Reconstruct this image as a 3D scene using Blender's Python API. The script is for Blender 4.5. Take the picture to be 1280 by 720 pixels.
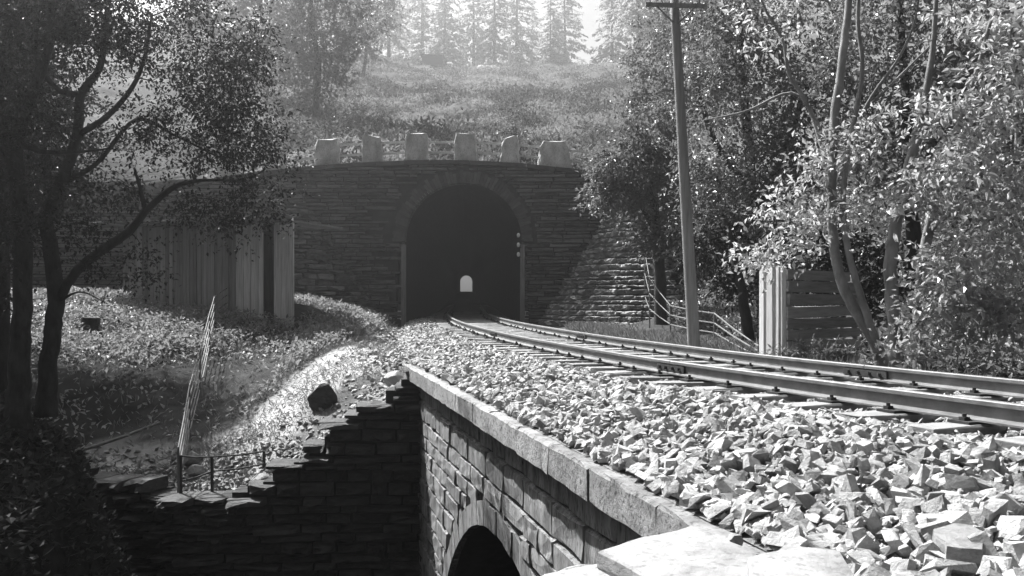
import bpy, bmesh, math, random
import numpy as np
from mathutils import Vector, Matrix, Quaternion

R = math.radians
random.seed(7)
rng = np.random.default_rng(7)
scene = bpy.context.scene
for o in list(bpy.data.objects):
    bpy.data.objects.remove(o)
C = scene.collection

# ------------------------------------------------------------------ camera
F = 1150.0            # focal length in photo pixels (1280 wide)
HOR = 374.0           # photo row of the eye level
cam = bpy.data.cameras.new('camera')
cam.sensor_width = 36.0
cam.lens = F / 1280.0 * 36.0
cam.shift_y = (HOR - 360.0) / 1280.0
cam.clip_start = 0.05
cam.clip_end = 2000.0
cam_o = bpy.data.objects.new('camera', cam)
cam_o.location = (0, 0, 0)
cam_o.rotation_euler = (R(90), 0, 0)
C.objects.link(cam_o)
scene.camera = cam_o

# ------------------------------------------------------------------ sky, sun, exposure
SUN_AZ, SUN_EL = -40.0, 47.5     # degrees left of the view axis, above the horizon
world = bpy.data.worlds.new('World')
scene.world = world
world.use_nodes = True
nt = world.node_tree
nt.nodes.clear()
sky = nt.nodes.new('ShaderNodeTexSky')
sky.sky_type = 'NISHITA'
sky.sun_disc = False
sky.sun_elevation = R(SUN_EL)
sky.sun_rotation = R(SUN_AZ)
sky.dust_density = 5.0
sky.air_density = 0.6
bw = nt.nodes.new('ShaderNodeRGBToBW')
bg = nt.nodes.new('ShaderNodeBackground')
bg.inputs['Strength'].default_value = 0.05
wo = nt.nodes.new('ShaderNodeOutputWorld')
nt.links.new(sky.outputs[0], bw.inputs[0])
nt.links.new(bw.outputs[0], bg.inputs['Color'])
nt.links.new(bg.outputs[0], wo.inputs['Surface'])

S = Vector((math.sin(R(SUN_AZ)) * math.cos(R(SUN_EL)), math.cos(R(SUN_AZ)) * math.cos(R(SUN_EL)), math.sin(R(SUN_EL))))
sun = bpy.data.lights.new('sun', 'SUN')
sun.energy = 5.0
sun.angle = R(0.5)
sun.color = (1, 1, 1)
sun_o = bpy.data.objects.new('sun', sun)
sun_o.rotation_euler = S.to_track_quat('Z', 'Y').to_euler()
sun_o.location = (-20, 20, 30)
C.objects.link(sun_o)

scene.view_settings.view_transform = 'Standard'
scene.view_settings.look = 'None'
scene.view_settings.gamma = 1.0
scene.view_settings.use_curve_mapping = False
scene.view_settings.exposure = 1.55
scene.render.engine = 'CYCLES'
cy = scene.cycles
cy.use_denoising = True
cy.max_bounces = 5
cy.diffuse_bounces = 1
cy.glossy_bounces = 2
cy.transmission_bounces = 3
cy.volume_bounces = 0
cy.transparent_max_bounces = 4
cy.use_adaptive_sampling = True
cy.adaptive_threshold = 0.015
cy.sample_clamp_indirect = 4.0

# ------------------------------------------------------------------ helpers
def P(px, py, d):
    """photo pixel and depth in metres -> world point"""
    return Vector(((px - 640.0) / F * d, d, (HOR - py) / F * d))

def tag(o, label=None, cat=None, group=None, kind=None):
    if label: o['label'] = label
    if cat: o['category'] = cat
    if group: o['group'] = group
    if kind: o['kind'] = kind
    return o

def empty(name, loc, label=None, cat=None, group=None):
    o = bpy.data.objects.new(name, None)
    o.empty_display_size = 0.2
    o.location = loc
    C.objects.link(o)
    return tag(o, label, cat, group)

def link(name, me, parent=None, loc=None, mat=None):
    """loc is a world location; roots are never rotated or scaled"""
    o = bpy.data.objects.new(name, me)
    C.objects.link(o)
    if mat is not None and len(me.materials) == 0:
        me.materials.append(mat)
    l = Vector(loc) if loc is not None else Vector((0, 0, 0))
    if parent is not None:
        o.parent = parent
        off = parent.location.copy()
        if parent.parent is not None:
            off = off + parent.parent.location
        l = l - off
    o.location = l
    return o

def mesh_np(name, V, Fa, smooth=False):
    """V (n,3), Fa (m,k) uniform polygon size"""
    V = np.asarray(V, dtype=np.float32); Fa = np.asarray(Fa, dtype=np.int32)
    me = bpy.data.meshes.new(name)
    n, (m, k) = len(V), Fa.shape
    me.vertices.add(n); me.vertices.foreach_set('co', V.ravel())
    me.loops.add(m * k); me.loops.foreach_set('vertex_index', Fa.ravel())
    me.polygons.add(m)
    me.polygons.foreach_set('loop_start', np.arange(0, m * k, k, dtype=np.int32))
    me.update(calc_edges=True)
    me.polygons.foreach_set('use_smooth', np.full(m, bool(smooth)))
    return me

class MB:
    def __init__(s): s.v = []; s.f = []
    def add(s, vs, fs):
        b = len(s.v); s.v += [tuple(v) for v in vs]; s.f += [tuple(i + b for i in f) for f in fs]
    def box(s, c, size, M=None, jit=0.0):
        c = Vector(c); vs = []
        for z in (-.5, .5):
            for y in (-.5, .5):
                for x in (-.5, .5):
                    p = Vector((x * size[0], y * size[1], z * size[2]))
                    if jit: p += Vector((random.uniform(-jit, jit), random.uniform(-jit, jit), random.uniform(-jit, jit)))
                    if M is not None: p = M @ p
                    vs.append(c + p)
        s.add(vs, [(0, 2, 3, 1), (4, 5, 7, 6), (0, 1, 5, 4), (2, 6, 7, 3), (0, 4, 6, 2), (1, 3, 7, 5)])
    def tube(s, pts, rad, n=8, cap=True):
        pts = [Vector(p) for p in pts]
        if not isinstance(rad, (list, tuple, np.ndarray)): rad = [rad] * len(pts)
        b = len(s.v); up = None
        for i, p in enumerate(pts):
            t = (pts[min(i + 1, len(pts) - 1)] - pts[max(i - 1, 0)])
            if t.length < 1e-6: t = Vector((0, 0, 1))
            t.normalize()
            if up is None:
                up = Vector((1, 0, 0)) if abs(t.x) < 0.8 else Vector((0, 1, 0))
            u = up - t * up.dot(t)
            if u.length < 1e-4: u = Vector((0, 1, 0)) - t * t.y
            u.normalize(); w = t.cross(u); up = u
            for k in range(n):
                a = 2 * math.pi * k / n
                s.v.append(tuple(p + (u * math.cos(a) + w * math.sin(a)) * rad[i]))
        for i in range(len(pts) - 1):
            for k in range(n):
                a0 = b + i * n + k; a1 = b + i * n + (k + 1) % n
                s.f.append((a0, a1, a1 + n, a0 + n))
        if cap:
            s.f.append(tuple(b + k for k in range(n))[::-1])
            e = b + (len(pts) - 1) * n
            s.f.append(tuple(e + k for k in range(n)))
    def prism(s, pts, thick, jit=0.0):
        """pts: top outline (world), extruded straight down"""
        n = len(pts); b = len(s.v)
        for p in pts: s.v.append(tuple(p))
        for p in pts:
            s.v.append((p[0] + random.uniform(-jit, jit), p[1] + random.uniform(-jit, jit), p[2] - thick))
        s.f.append(tuple(b + i for i in range(n))); s.f.append(tuple(b + n + i for i in range(n))[::-1])
        for i in range(n):
            j = (i + 1) % n
            s.f.append((b + i, b + n + i, b + n + j, b + j))
    def mesh(s, name, smooth=False, origin=(0, 0, 0)):
        me = bpy.data.meshes.new(name)
        o = origin
        me.from_pydata([(x - o[0], y - o[1], z - o[2]) for x, y, z in s.v], [], s.f)
        if smooth: me.polygons.foreach_set('use_smooth', np.ones(len(me.polygons), dtype=bool))
        bm = bmesh.new(); bm.from_mesh(me); bmesh.ops.recalc_face_normals(bm, faces=bm.faces); bm.to_mesh(me); bm.free()
        me.update(); return me
    def build(s, name, mat, parent=None, loc=(0, 0, 0), smooth=False):
        """vertices are world positions; loc is the object's origin"""
        return link(name, s.mesh(name, smooth, loc), parent, loc, mat)

def catmull(pts, n=8):
    pts = [np.array(p, float) for p in pts]
    q = [2 * pts[0] - pts[1]] + pts + [2 * pts[-1] - pts[-2]]
    out = []
    for i in range(1, len(q) - 2):
        for t in np.linspace(0, 1, n, endpoint=False):
            a, b, c, d = q[i - 1], q[i], q[i + 1], q[i + 2]
            out.append(0.5 * (2 * b + (c - a) * t + (2 * a - 5 * b + 4 * c - d) * t * t + (3 * b - a - 3 * c + d) * t ** 3))
    out.append(pts[-1])
    return np.array(out)

# ------------------------------------------------------------------ materials (all neutral greys: a monochrome photograph)
def g(v): return (v, v, v, 1)

def mat(name, lo, hi, scale=3.0, rough=0.85, bump=0.3, bscale=None, per_piece=0.5, stretch=(1, 1, 1), detail=6, spots=0.0, spec=0.25, attr=None, attr_val=0.4, bdist=0.02):
    m = bpy.data.materials.new(name); m.use_nodes = True
    t = m.node_tree; N = t.nodes; L = t.links
    b = N['Principled BSDF']; b.inputs['Roughness'].default_value = rough
    b.inputs['Specular IOR Level'].default_value = spec
    tc = N.new('ShaderNodeNewGeometry')
    mp = N.new('ShaderNodeMapping'); mp.inputs['Scale'].default_value = stretch
    L.new(tc.outputs['Position'], mp.inputs[0])
    n1 = N.new('ShaderNodeTexNoise'); n1.inputs['Scale'].default_value = scale; n1.inputs['Detail'].default_value = detail; n1.inputs['Roughness'].default_value = 0.62
    L.new(mp.outputs[0], n1.inputs['Vector'])
    oi = N.new('ShaderNodeObjectInfo')
    ad = N.new('ShaderNodeMath'); ad.operation = 'ADD'
    L.new(oi.outputs['Random'], ad.inputs[0]); L.new(tc.outputs['Random Per Island'], ad.inputs[1])
    fr = N.new('ShaderNodeMath'); fr.operation = 'FRACT'; L.new(ad.outputs[0], fr.inputs[0])
    mr = N.new('ShaderNodeMapRange'); mr.inputs['From Min'].default_value = 0.3; mr.inputs['From Max'].default_value = 0.7
    L.new(n1.outputs['Fac'], mr.inputs[0])
    mx = N.new('ShaderNodeMix'); mx.data_type = 'FLOAT'; mx.inputs[0].default_value = per_piece
    L.new(mr.outputs[0], mx.inputs[2]); L.new(fr.outputs[0], mx.inputs[3])
    cr = N.new('ShaderNodeMix'); cr.data_type = 'RGBA'
    cr.inputs[6].default_value = g(lo); cr.inputs[7].default_value = g(hi)
    L.new(mx.outputs[0], cr.inputs[0])
    col = cr.outputs[2]
    if spots:
        n3 = N.new('ShaderNodeTexNoise'); n3.inputs['Scale'].default_value = scale * 7; n3.inputs['Detail'].default_value = 3
        L.new(mp.outputs[0], n3.inputs['Vector'])
        m3 = N.new('ShaderNodeMapRange'); m3.inputs['From Min'].default_value = 0.55; m3.inputs['From Max'].default_value = 0.68
        m3.inputs['To Max'].default_value = spots
        L.new(n3.outputs['Fac'], m3.inputs[0])
        c3 = N.new('ShaderNodeMix'); c3.data_type = 'RGBA'; c3.inputs[7].default_value = g(lo * 0.25)
        L.new(m3.outputs[0], c3.inputs[0]); L.new(col, c3.inputs[6]); col = c3.outputs[2]
    if attr:
        at = N.new('ShaderNodeAttribute'); at.attribute_name = attr
        c4 = N.new('ShaderNodeMix'); c4.data_type = 'RGBA'
        m4 = N.new('ShaderNodeMath'); m4.operation = 'MULTIPLY'; m4.inputs[1].default_value = 1.0
        v4 = N.new('ShaderNodeMix'); v4.data_type = 'RGBA'; v4.inputs[6].default_value = g(attr_val * 0.45); v4.inputs[7].default_value = g(attr_val)
        L.new(mr.outputs[0], v4.inputs[0])
        L.new(at.outputs['Fac'], c4.inputs[0]); L.new(col, c4.inputs[6]); L.new(v4.outputs[2], c4.inputs[7]); col = c4.outputs[2]
    L.new(col, b.inputs['Base Color'])
    if bump:
        n2 = N.new('ShaderNodeTexNoise'); n2.inputs['Scale'].default_value = bscale or scale * 5; n2.inputs['Detail'].default_value = 8; n2.inputs['Roughness'].default_value = 0.7
        L.new(mp.outputs[0], n2.inputs['Vector'])
        bp = N.new('ShaderNodeBump'); bp.inputs['Strength'].default_value = bump; bp.inputs['Distance'].default_value = bdist
        L.new(n2.outputs['Fac'], bp.inputs['Height']); L.new(bp.outputs[0], b.inputs['Normal'])
    return m

def leaf_mat(name, lo, hi, trans=0.35, rough=0.42, spec=0.5, tcol=0.22):
    m = bpy.data.materials.new(name); m.use_nodes = True
    t = m.node_tree; N = t.nodes; L = t.links
    b = N['Principled BSDF']; b.inputs['Roughness'].default_value = rough; b.inputs['Specular IOR Level'].default_value = spec
    ge = N.new('ShaderNodeNewGeometry')
    cr = N.new('ShaderNodeMix'); cr.data_type = 'RGBA'; cr.inputs[6].default_value = g(lo); cr.inputs[7].default_value = g(hi)
    L.new(ge.outputs['Random Per Island'], cr.inputs[0]); L.new(cr.outputs[2], b.inputs['Base Color'])
    tr = N.new('ShaderNodeBsdfTranslucent'); tr.inputs['Color'].default_value = g(tcol)
    ms = N.new('ShaderNodeMixShader'); ms.inputs[0].default_value = trans
    L.new(b.outputs[0], ms.inputs[1]); L.new(tr.outputs[0], ms.inputs[2])
    L.new(ms.outputs[0], N['Material Output'].inputs['Surface'])
    return m

M = {}
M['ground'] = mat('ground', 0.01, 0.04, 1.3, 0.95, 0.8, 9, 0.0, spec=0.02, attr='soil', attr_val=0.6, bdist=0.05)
M['ballast'] = mat('ballast_stone', 0.11, 0.66, 12, 0.8, 1.0, 28, 0.55, bdist=0.025)
M['ballast_base'] = mat('ballast_base', 0.12, 0.3, 14, 0.95, 0.9, 25, 0.0, bdist=0.03)
M['portal'] = mat('portal_stone', 0.045, 0.24, 5, 0.85, 0.5, 22, 0.6, (1, 1, 3))
M['mortar'] = mat('mortar', 0.03, 0.06, 6, 0.95, 0.5, 30, 0)
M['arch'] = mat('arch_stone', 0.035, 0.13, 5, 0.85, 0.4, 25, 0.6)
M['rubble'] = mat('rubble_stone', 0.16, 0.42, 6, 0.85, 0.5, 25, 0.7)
M['bridge'] = mat('bridge_stone', 0.04, 0.40, 2.6, 0.85, 1.0, 11, 0.25, (3, 3, 0.6), spots=0.9, bdist=0.022)
M['coping'] = mat('coping_stone', 0.10, 0.46, 3.5, 0.85, 0.9, 25, 0.35, spots=0.75, bdist=.03)
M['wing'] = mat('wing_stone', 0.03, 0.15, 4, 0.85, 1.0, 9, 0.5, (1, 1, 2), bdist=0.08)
M['guard'] = mat('guard_stone', 0.30, 0.78, 4, 0.85, 0.8, 14, 0.3, (1, 1, .6), spots=0.45, bdist=.05)
M['slab'] = mat('pale_slab', 0.13, 0.40, 5, 0.8, 0.8, 12, 0.2, (1, 1, 2), bdist=0.02, spots=.35)
M['rail'] = mat('rail_steel', 0.10, 0.22, 6, 0.42, 0.1, 60, 0.1, spec=0.5)
M['iron'] = mat('iron', 0.10, 0.2, 8, 0.7, 0.1, 50, 0.2, spec=0.25)
M['dark_iron'] = mat('dark_iron', 0.03, 0.07, 8, 0.85, 0.1, 50, 0.2, spec=0.1)
M['sleeper'] = mat('sleeper_wood', 0.12, 0.38, 5, 0.85, 0.6, 30, 0.3, (1, 1, 4))
M['plank'] = mat('shed_plank', 0.04, 0.30, 4, 0.85, 0.7, 14, 0.6, (5, 5, 0.35))
M['sunlit_pale_plank'] = mat('sunlit_pale_plank', 0.25, 0.75, 4, 0.8, 0.5, 14, 0.3, (7, 7, 0.3))  # pale wood, brightened to carry the sunlight on the shed's end boards
M['white_board'] = mat('white_board', 0.45, 0.75, 4, 0.8, 0.4, 14, 0.2, (7, 7, 0.3))
M['hplank'] = mat('wall_plank', 0.14, 0.40, 4, 0.85, 0.6, 14, 0.5, (0.6, 0.6, 6))
M['pole'] = mat('pole_wood', 0.14, 0.3, 5, 0.8, 0.5, 16, 0.2, (4, 4, 0.3))
M['porcelain'] = mat('porcelain', 0.75, 0.85, 4, 0.25, 0, None, 0, spec=0.6)
M['bark_dark'] = mat('bark_dark', 0.02, 0.06, 8, 0.9, 0.8, 25, 0, (1, 1, 0.4))
M['bark_grey'] = mat('bark_grey', 0.10, 0.30, 5, 0.85, 0.6, 22, 0, (1, 1, 0.5))
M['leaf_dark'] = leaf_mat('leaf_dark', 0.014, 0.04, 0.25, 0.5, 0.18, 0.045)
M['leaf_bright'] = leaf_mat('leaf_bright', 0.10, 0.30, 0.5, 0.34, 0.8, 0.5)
M['leaf_mid'] = leaf_mat('leaf_mid', 0.05, 0.14, 0.35, 0.4, 0.6, 0.2)
M['needle'] = leaf_mat('needle', 0.12, 0.26, 0.45, 0.6, 0.3, 0.4)
M['heather'] = leaf_mat('heather', 0.03, 0.26, 0.35, 0.8, 0.08, 0.26)
M['scrub'] = leaf_mat('scrub', 0.03, 0.10, 0.3, 0.8, 0.08, 0.12)
M['weed'] = leaf_mat('weed', 0.08, 0.32, 0.35, 0.5, 0.35, 0.3)
M['grass'] = leaf_mat('grass', 0.08, 0.26, 0.3, 0.5, 0.4, 0.2)
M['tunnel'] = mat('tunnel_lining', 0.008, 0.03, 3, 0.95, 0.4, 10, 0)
M['hut'] = mat('hut_board', 0.05, 0.09, 4, 0.9, 0.3, 14, 0.2)

# ------------------------------------------------------------------ track alignment
LR = np.array([(-6, 9.6), (-2, 7.2), (1.5, 5.2), (3.5, 4.15), (5.75, 3.17), (9.8, 1.72), (13.9, .70), (18.4, -.28), (25, -1.37), (33, -2.24), (41, -2.72), (60, -3.65), (325, -16.6)])
_c = catmull([(a, b) for a, b in LR], 24)
CD, CX = _c[:, 0], _c[:, 1]
GAUGE = 1.435
def left_rail_x(d): return np.interp(d, CD, CX)
def heading(d):
    e = 0.4
    dx = left_rail_x(d + e) - left_rail_x(d - e)
    v = np.array([dx, 2 * e]); return v / np.linalg.norm(v)
def rail_z(d):
    return float(np.interp(d, [0, 15, 33, 60, 325], [-.65, -.65, -.56, -.2, 3.55]))
def track_pt(d, u):
    """d: depth on the left rail; u: metres right of the track centre"""
    h = heading(d); n = np.array([h[1], -h[0]])
    c = np.array([left_rail_x(d), d]) + n * (GAUGE / 2 + u)
    return c[0], c[1]
def track_u(x, y):
    """approximate signed offset of a point from the track centre"""
    h = heading(float(y)); n = np.array([h[1], -h[0]])
    return (x - left_rail_x(y)) * n[0] - GAUGE / 2

ZC = -1.10                                  # bridge coping top
def coping_x(d): return -0.2435 * d + 1.969  # outer edge of the bridge coping
BD = Vector((-0.2435, 1, 0)).normalized()   # along the bridge, away from the camera
BN = Vector((-BD.y, BD.x, 0))               # outward (left) normal of the bridge face
TUN_D, TUN_X, TUN_W, TUN_END = 33.0, -1.75, 4.2, 322.0
def tun_axis(d): return TUN_X + (d - 33.0) * (-15.9 + 1.75) / (320.0 - 33.0)

# ------------------------------------------------------------------ terrain
ctrl = np.array([
 (-1.9,16,-1.25),(-2.6,20,-1.15),(-3.3,26,-1.0),(-3.9,32.5,-.85),(0,10,-1.2),(0,20,-1.1),(0,28,-1.0),(0,33,-.9),
 (4,16,-1.05),(2.5,24,-1.05),(1.8,32,-.95),(7,15,-1.05),(8,11,-1.2),(6,4,-1.35),(6,-3,-1.5),(12,8,-.9),(12,0,-1.2),(4.5,28,-.6),(5.5,21,-.9),
 (-6.1,26,-.12),(-12.4,29,-.28),(-15,30,.05),(-4.2,24,-.90),(-3.5,21,-1.05),(-4.3,19,-1.6),(-4.9,16.6,-2.6),(-5.3,15.6,-3.3),(-7.1,16.2,-3.25),
 (-10.6,21,-1.8),(-10.6,25,-1.15),(-7.2,24.5,-1.0),(-4.8,29,-.55),(-6.5,20,-2.2),(-8.0,18.2,-2.75),
 (0,0,-1.7),(0,3.5,-1.9),(-3,3,-3.2),(-6,5,-3.6),(-8,10,-2.9),(-7.3,13,-1.5),(-9,14.8,-2.2),(-9.8,17,-2.9),(-12,12,-2.0),(-15,18,-1.9),
 (-20,25,-.5),(-16,32,.1),(-20,5,-3),(-10,32,.1),(-7,31.5,0),(-5.0,31.8,-.6),(-25,15,-1),(-14,25,-.9),(-18,28,-.2),(20,0,-1),(-10,-10,-1.7),(10,-10,-1.5),(-30,33,0)], float)
_w = [(500, 480), (470, 505), (440, 528), (410, 556), (375, 580), (340, 604), (310, 616), (285, 640), (240, 650)]
ctrl = np.concatenate([ctrl, [((px - 640) / F * 15.35, 15.35, (HOR - py) / F * 15.3 - .04) for px, py in _w]])
def _rbf():
    X = ctrl[:, :2]; D = np.linalg.norm(X[:, None] - X[None], axis=2)
    n = len(X); A = np.zeros((n + 3, n + 3)); A[:n, :n] = D; A[:n, n] = 1; A[n, :n] = 1
    A[:n, n + 1:] = X; A[n + 1:, :n] = X.T
    return np.linalg.solve(A, np.concatenate([ctrl[:, 2], [0, 0, 0]]))
RW = _rbf()
GORGE = np.array([(3, 15.4), (-1.7, 15.4), (-5.3, 15.25), (-7.6, 16.0), (-9.4, 16.95), (-9.0, 15.8), (-7.2, 14.6), (-5.9, 12.6), (-5.0, 8), (-3.4, 5.0), (0.3, 4.3), (3, 4.3)])
def poly_sd(x, y, poly):
    """positive inside distance to a polygon"""
    best = np.full(x.shape, 1e9); inside = np.zeros(x.shape, bool)
    for i in range(len(poly)):
        a, b = poly[i], poly[(i + 1) % len(poly)]
        ab = b - a
        t = np.clip(((x - a[0]) * ab[0] + (y - a[1]) * ab[1]) / (ab @ ab), 0, 1)
        best = np.minimum(best, np.hypot(x - a[0] - t * ab[0], y - a[1] - t * ab[1]))
        c = ((a[1] > y) != (b[1] > y)) & (x < (b[0] - a[0]) * (y - a[1]) / (b[1] - a[1] + 1e-12) + a[0])
        inside ^= c
    return np.where(inside, best, -best)
def seg_dist(x, y, pts):
    best = np.full(x.shape, 1e9)
    for (a, b) in zip(pts[:-1], pts[1:]):
        a = np.array(a); b = np.array(b); ab = b - a
        t = np.clip(((x - a[0]) * ab[0] + (y - a[1]) * ab[1]) / (ab @ ab), 0, 1)
        best = np.minimum(best, np.hypot(x - a[0] - t * ab[0], y - a[1] - t * ab[1]))
    return best
def wob(x, y, s, seed):
    r = np.random.default_rng(seed); out = 0
    for k in range(5):
        f = s * 1.8 ** k; a, b = r.uniform(-1, 1, 2); p = r.uniform(0, 6.28, 2)
        out = out + np.sin(x * f * (1 + .3 * a) + y * f * b + p[0]) * np.cos(y * f * (1 + .3 * b) - x * f * a + p[1]) / 1.7 ** k
    return out
def terrain(x, y):
    x = np.asarray(x, float); y = np.asarray(y, float)
    xc = np.clip(x, -32, 22); yc = np.clip(y, -12, 33)
    D = np.sqrt((xc[..., None] - ctrl[:, 0]) ** 2 + (yc[..., None] - ctrl[:, 1]) ** 2)
    z = D @ RW[:len(ctrl)] + RW[len(ctrl)] + xc * RW[len(ctrl) + 1] + yc * RW[len(ctrl) + 2]
    z = z + 0.06 * wob(x, y, 1.1, 3) * np.clip(np.abs(x - left_rail_x(y)) / 6, 0, 1)
    z = z + np.maximum(0, -x - 19) * 0.45
    # lower it under the ballast
    u = x - left_rail_x(np.clip(y, -6, 60)) - .72
    z = z - 0.45 * np.clip(1.4 - np.abs(u + 0.5) / 2.3, 0, 1) * (y < 33)
    # right-hand bank
    bx = np.interp(y, [-30, 0, 8, 17, 26, 33, 40], [30, 19, 14, 10, 6.6, 5.0, 5.0])
    e = np.maximum(0, (x - bx)) * 0.85
    bank = -1.0 + np.minimum(e * 0.95, 9 + 0.3 * e) + .35 * wob(x, y, .6, 5) * np.clip(e, 0, 1)
    z = np.where(e > 0, np.maximum(z, bank), z)
    # unseen valley sides, added either side and behind the camera to block sky light
    z = np.where(y < 33.45, np.maximum(z, -1.5 + np.clip((-y - 7) * .95, -60, 48) + .8 * wob(x, y, .3, 6)), z)
    z = np.where(y < 33.45, np.maximum(z, np.clip((x - bx - 8) * .8 + 6, -9, 45)), z)
    z = np.where(y < 33.45, np.maximum(z, np.clip((-x - 26) * .62, -9, 30)), z)
    # gorge
    sd = poly_sd(x, y, GORGE)
    wd = seg_dist(x, y, [(3, 15.4), (-1.7, 15.4), (-5.3, 15.25), (-7.6, 16.0), (-9.4, 16.95)])
    fall = np.where((wd < sd + .02) | (x > -.5), .3, 2.2)
    z = np.where(sd > 0, z + (-7.6 - z) * np.clip(sd / fall, 0, 1), z)
    # hill behind the portal
    hz = 4.55 - 0.012 * np.maximum(0, -x - 4) ** 1.3
    up = np.maximum(0, y - 38.5)
    rise = np.where(up < 190, up * 0.281, 190 * .281 + (up - 190) * 0.06)
    rise = np.minimum(rise, 62)
    hill = hz + rise + .6 * wob(x, y, .3, 9) * np.clip(up / 6, 0, 1) + .12 * wob(x, y, 1.3, 11) * np.clip(up / 4, 0, 1)
    hill = hill + np.clip(-x - 7 - .05 * y, 0, 60) * .22 * np.clip(up / 8, 0, 1) + np.clip(x - 9 - .05 * y, 0, 60) * .28 * np.clip(up / 8, 0, 1)
    z = np.where(y > 33.45, np.maximum(hill, np.where(e > 0, bank, -99)), z)
    z = np.where(y > TUN_END, np.minimum(z, -4.0), z)
    return z
def tz(x, y): return float(terrain(np.array([x]), np.array([y]))[0])

xs = np.concatenate([np.linspace(-260, -34, 24), np.arange(-32, -14, .8), np.arange(-14, 12, .3), np.arange(12, 32, .8), np.linspace(34, 260, 24)])
ys = np.concatenate([np.linspace(-90, -24, 12), np.arange(-21, -2.5, 2), np.arange(-2, 3, .5), np.arange(3, 18, .25), np.arange(18, 33.2, .4), [33.3, 33.55], np.arange(34, 60, .6), np.arange(60, 240, 2.5), np.linspace(243, TUN_END - .5, 12), [TUN_END + .5], np.linspace(TUN_END + 20, 520, 12)])
GX, GY = np.meshgrid(xs, ys)
GZ = terrain(GX, GY)
nx, ny = len(xs), len(ys)
idx = np.arange(nx * ny).reshape(ny, nx)
quads = np.stack([idx[:-1, :-1], idx[:-1, 1:], idx[1:, 1:], idx[1:, :-1]], -1).reshape(-1, 4)
qc = np.stack([(GX[:-1, :-1] + GX[1:, 1:]) / 2, (GY[:-1, :-1] + GY[1:, 1:]) / 2], -1).reshape(-1, 2)
ax = tun_axis(qc[:, 1])
hole = (np.abs(qc[:, 0] - ax) < 2.6) & (((qc[:, 1] > 33.2) & (qc[:, 1] < 33.6)) | (np.abs(qc[:, 1] - TUN_END) < .6))
me = mesh_np('ground', np.stack([GX, GY, GZ], -1).reshape(-1, 3), quads[~hole], True)
# where bare pale earth lies: the trodden slope beside the bridge and the path
gx, gy = GX.ravel(), GY.ravel()
soil = np.clip(1.35 - seg_dist(gx, gy, [(-2.6, 25), (-3.0, 21), (-3.6, 19), (-4.4, 17), (-5.2, 15.7), (-7.6, 16.3)]) / 1.15 + .35 * wob(gx, gy, 1.2, 21), 0, 1)
soil = np.maximum(soil, np.clip(1.2 - np.abs(gy - 15.5 - .1 * (gx - 7)) / .5, 0, 1) * (gx > 6) * (gx < 16))
soil = np.maximum(soil, np.clip(1.2 - seg_dist(gx, gy, [(-50, 214), (-22, 219), (0, 224), (30, 233)]) / 2.6, 0, 1))
soil = np.maximum(soil, .22 * np.clip((gy - 40) / 5, 0, 1) * np.clip((236 - gy) / 6, 0, 1))
soil = np.maximum(soil, .18 * np.clip(1.3 - np.abs(gx + .5) / 6, 0, 1) * (gy > 16) * (gy < 33.2))
at = me.attributes.new('soil', 'FLOAT', 'POINT'); at.data.foreach_set('value', soil.astype(np.float32))
tag(link('ground', me, None, None, M['ground']), kind='structure')

# road over the tunnel and the pale track climbing away behind it
def strip(name, pts, w, m, lift=.03):
    V = []; pts = catmull(pts, 6)
    for i, p in enumerate(pts):
        t = pts[min(i + 1, len(pts) - 1)] - pts[max(i - 1, 0)]; t = t / np.linalg.norm(t); n = np.array([t[1], -t[0]])
        for k in np.linspace(-.5, .5, 4):
            q = p + n * w * k
            V.append((q[0], q[1], tz(q[0], q[1]) + lift))
    Q = []
    for i in range(len(pts) - 1):
        for k in range(3):
            a = i * 4 + k; Q.append((a, a + 1, a + 5, a + 4))
    return tag(link(name, mesh_np(name, V, Q, True), None, None, m), kind='structure')
M['road'] = mat('road_gravel', 0.28, 0.45, 4, 0.95, 0.5, 30, 0)
strip('road', [(-30, 36.2), (-12, 36.2), (0, 36.2), (5, 36.2)], 3.4, M['road'], .05)
strip('path', [(-2.2, 39.6), (1.0, 41.0), (4.0, 44.0), (7.5, 48.5), (12, 54)], .9, M['road'], .10)

# ------------------------------------------------------------------ stones: shared unit meshes (front towards -y)
def unit_stone(seed, cx, cz, rough=.06):
    r = random.Random(seed)
    j = lambda a: r.uniform(-a, a)
    V = []; Fc = []
    for (x, z) in ((-.5, -.5), (.5, -.5), (.5, .5), (-.5, .5)):
        V.append((x, .5, z))
    for (x, z) in ((-.5, -.5), (.5, -.5), (.5, .5), (-.5, .5)):
        V.append((x + j(.012), -.32 + j(.06), z + j(.03)))
    for k in range(4): Fc.append((k, (k + 1) % 4, 4 + (k + 1) % 4, 4 + k))
    b = len(V)
    xs_ = (-.5 + cx, -.15 + j(.1), .17 + j(.1), .5 - cx); zs_ = (-.5 + cz, j(.12), .5 - cz)
    for zi, z in enumerate(zs_):
        for xi, x in enumerate(xs_):
            V.append((x + j(cx * .7), -.5 + j(rough * 2.2), z + j(cz * .7)))
    for zi in range(2):
        for xi in range(3):
            a = b + zi * 4 + xi; Fc.append((a, a + 1, a + 5, a + 4))
    Fc += [(4, 5, b + 3, b + 2, b + 1, b), (5, 6, b + 11, b + 7, b + 3), (6, 7, b + 8, b + 9, b + 10, b + 11), (7, 4, b, b + 4, b + 8)]
    return V, Fc
class StoneSet:
    def __init__(s, name, material, n=10, cx=.03, cz=.1, rough=.06, seed=0):
        s.raw = [unit_stone(seed + i, cx, cz, rough) for i in range(n)]
        s.me = []
        s.mat = material
        for V, Fc in s.raw:
            m_ = MB(); m_.add(V, Fc); me_ = m_.mesh(name); me_.materials.append(material); s.me.append(me_)
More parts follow.
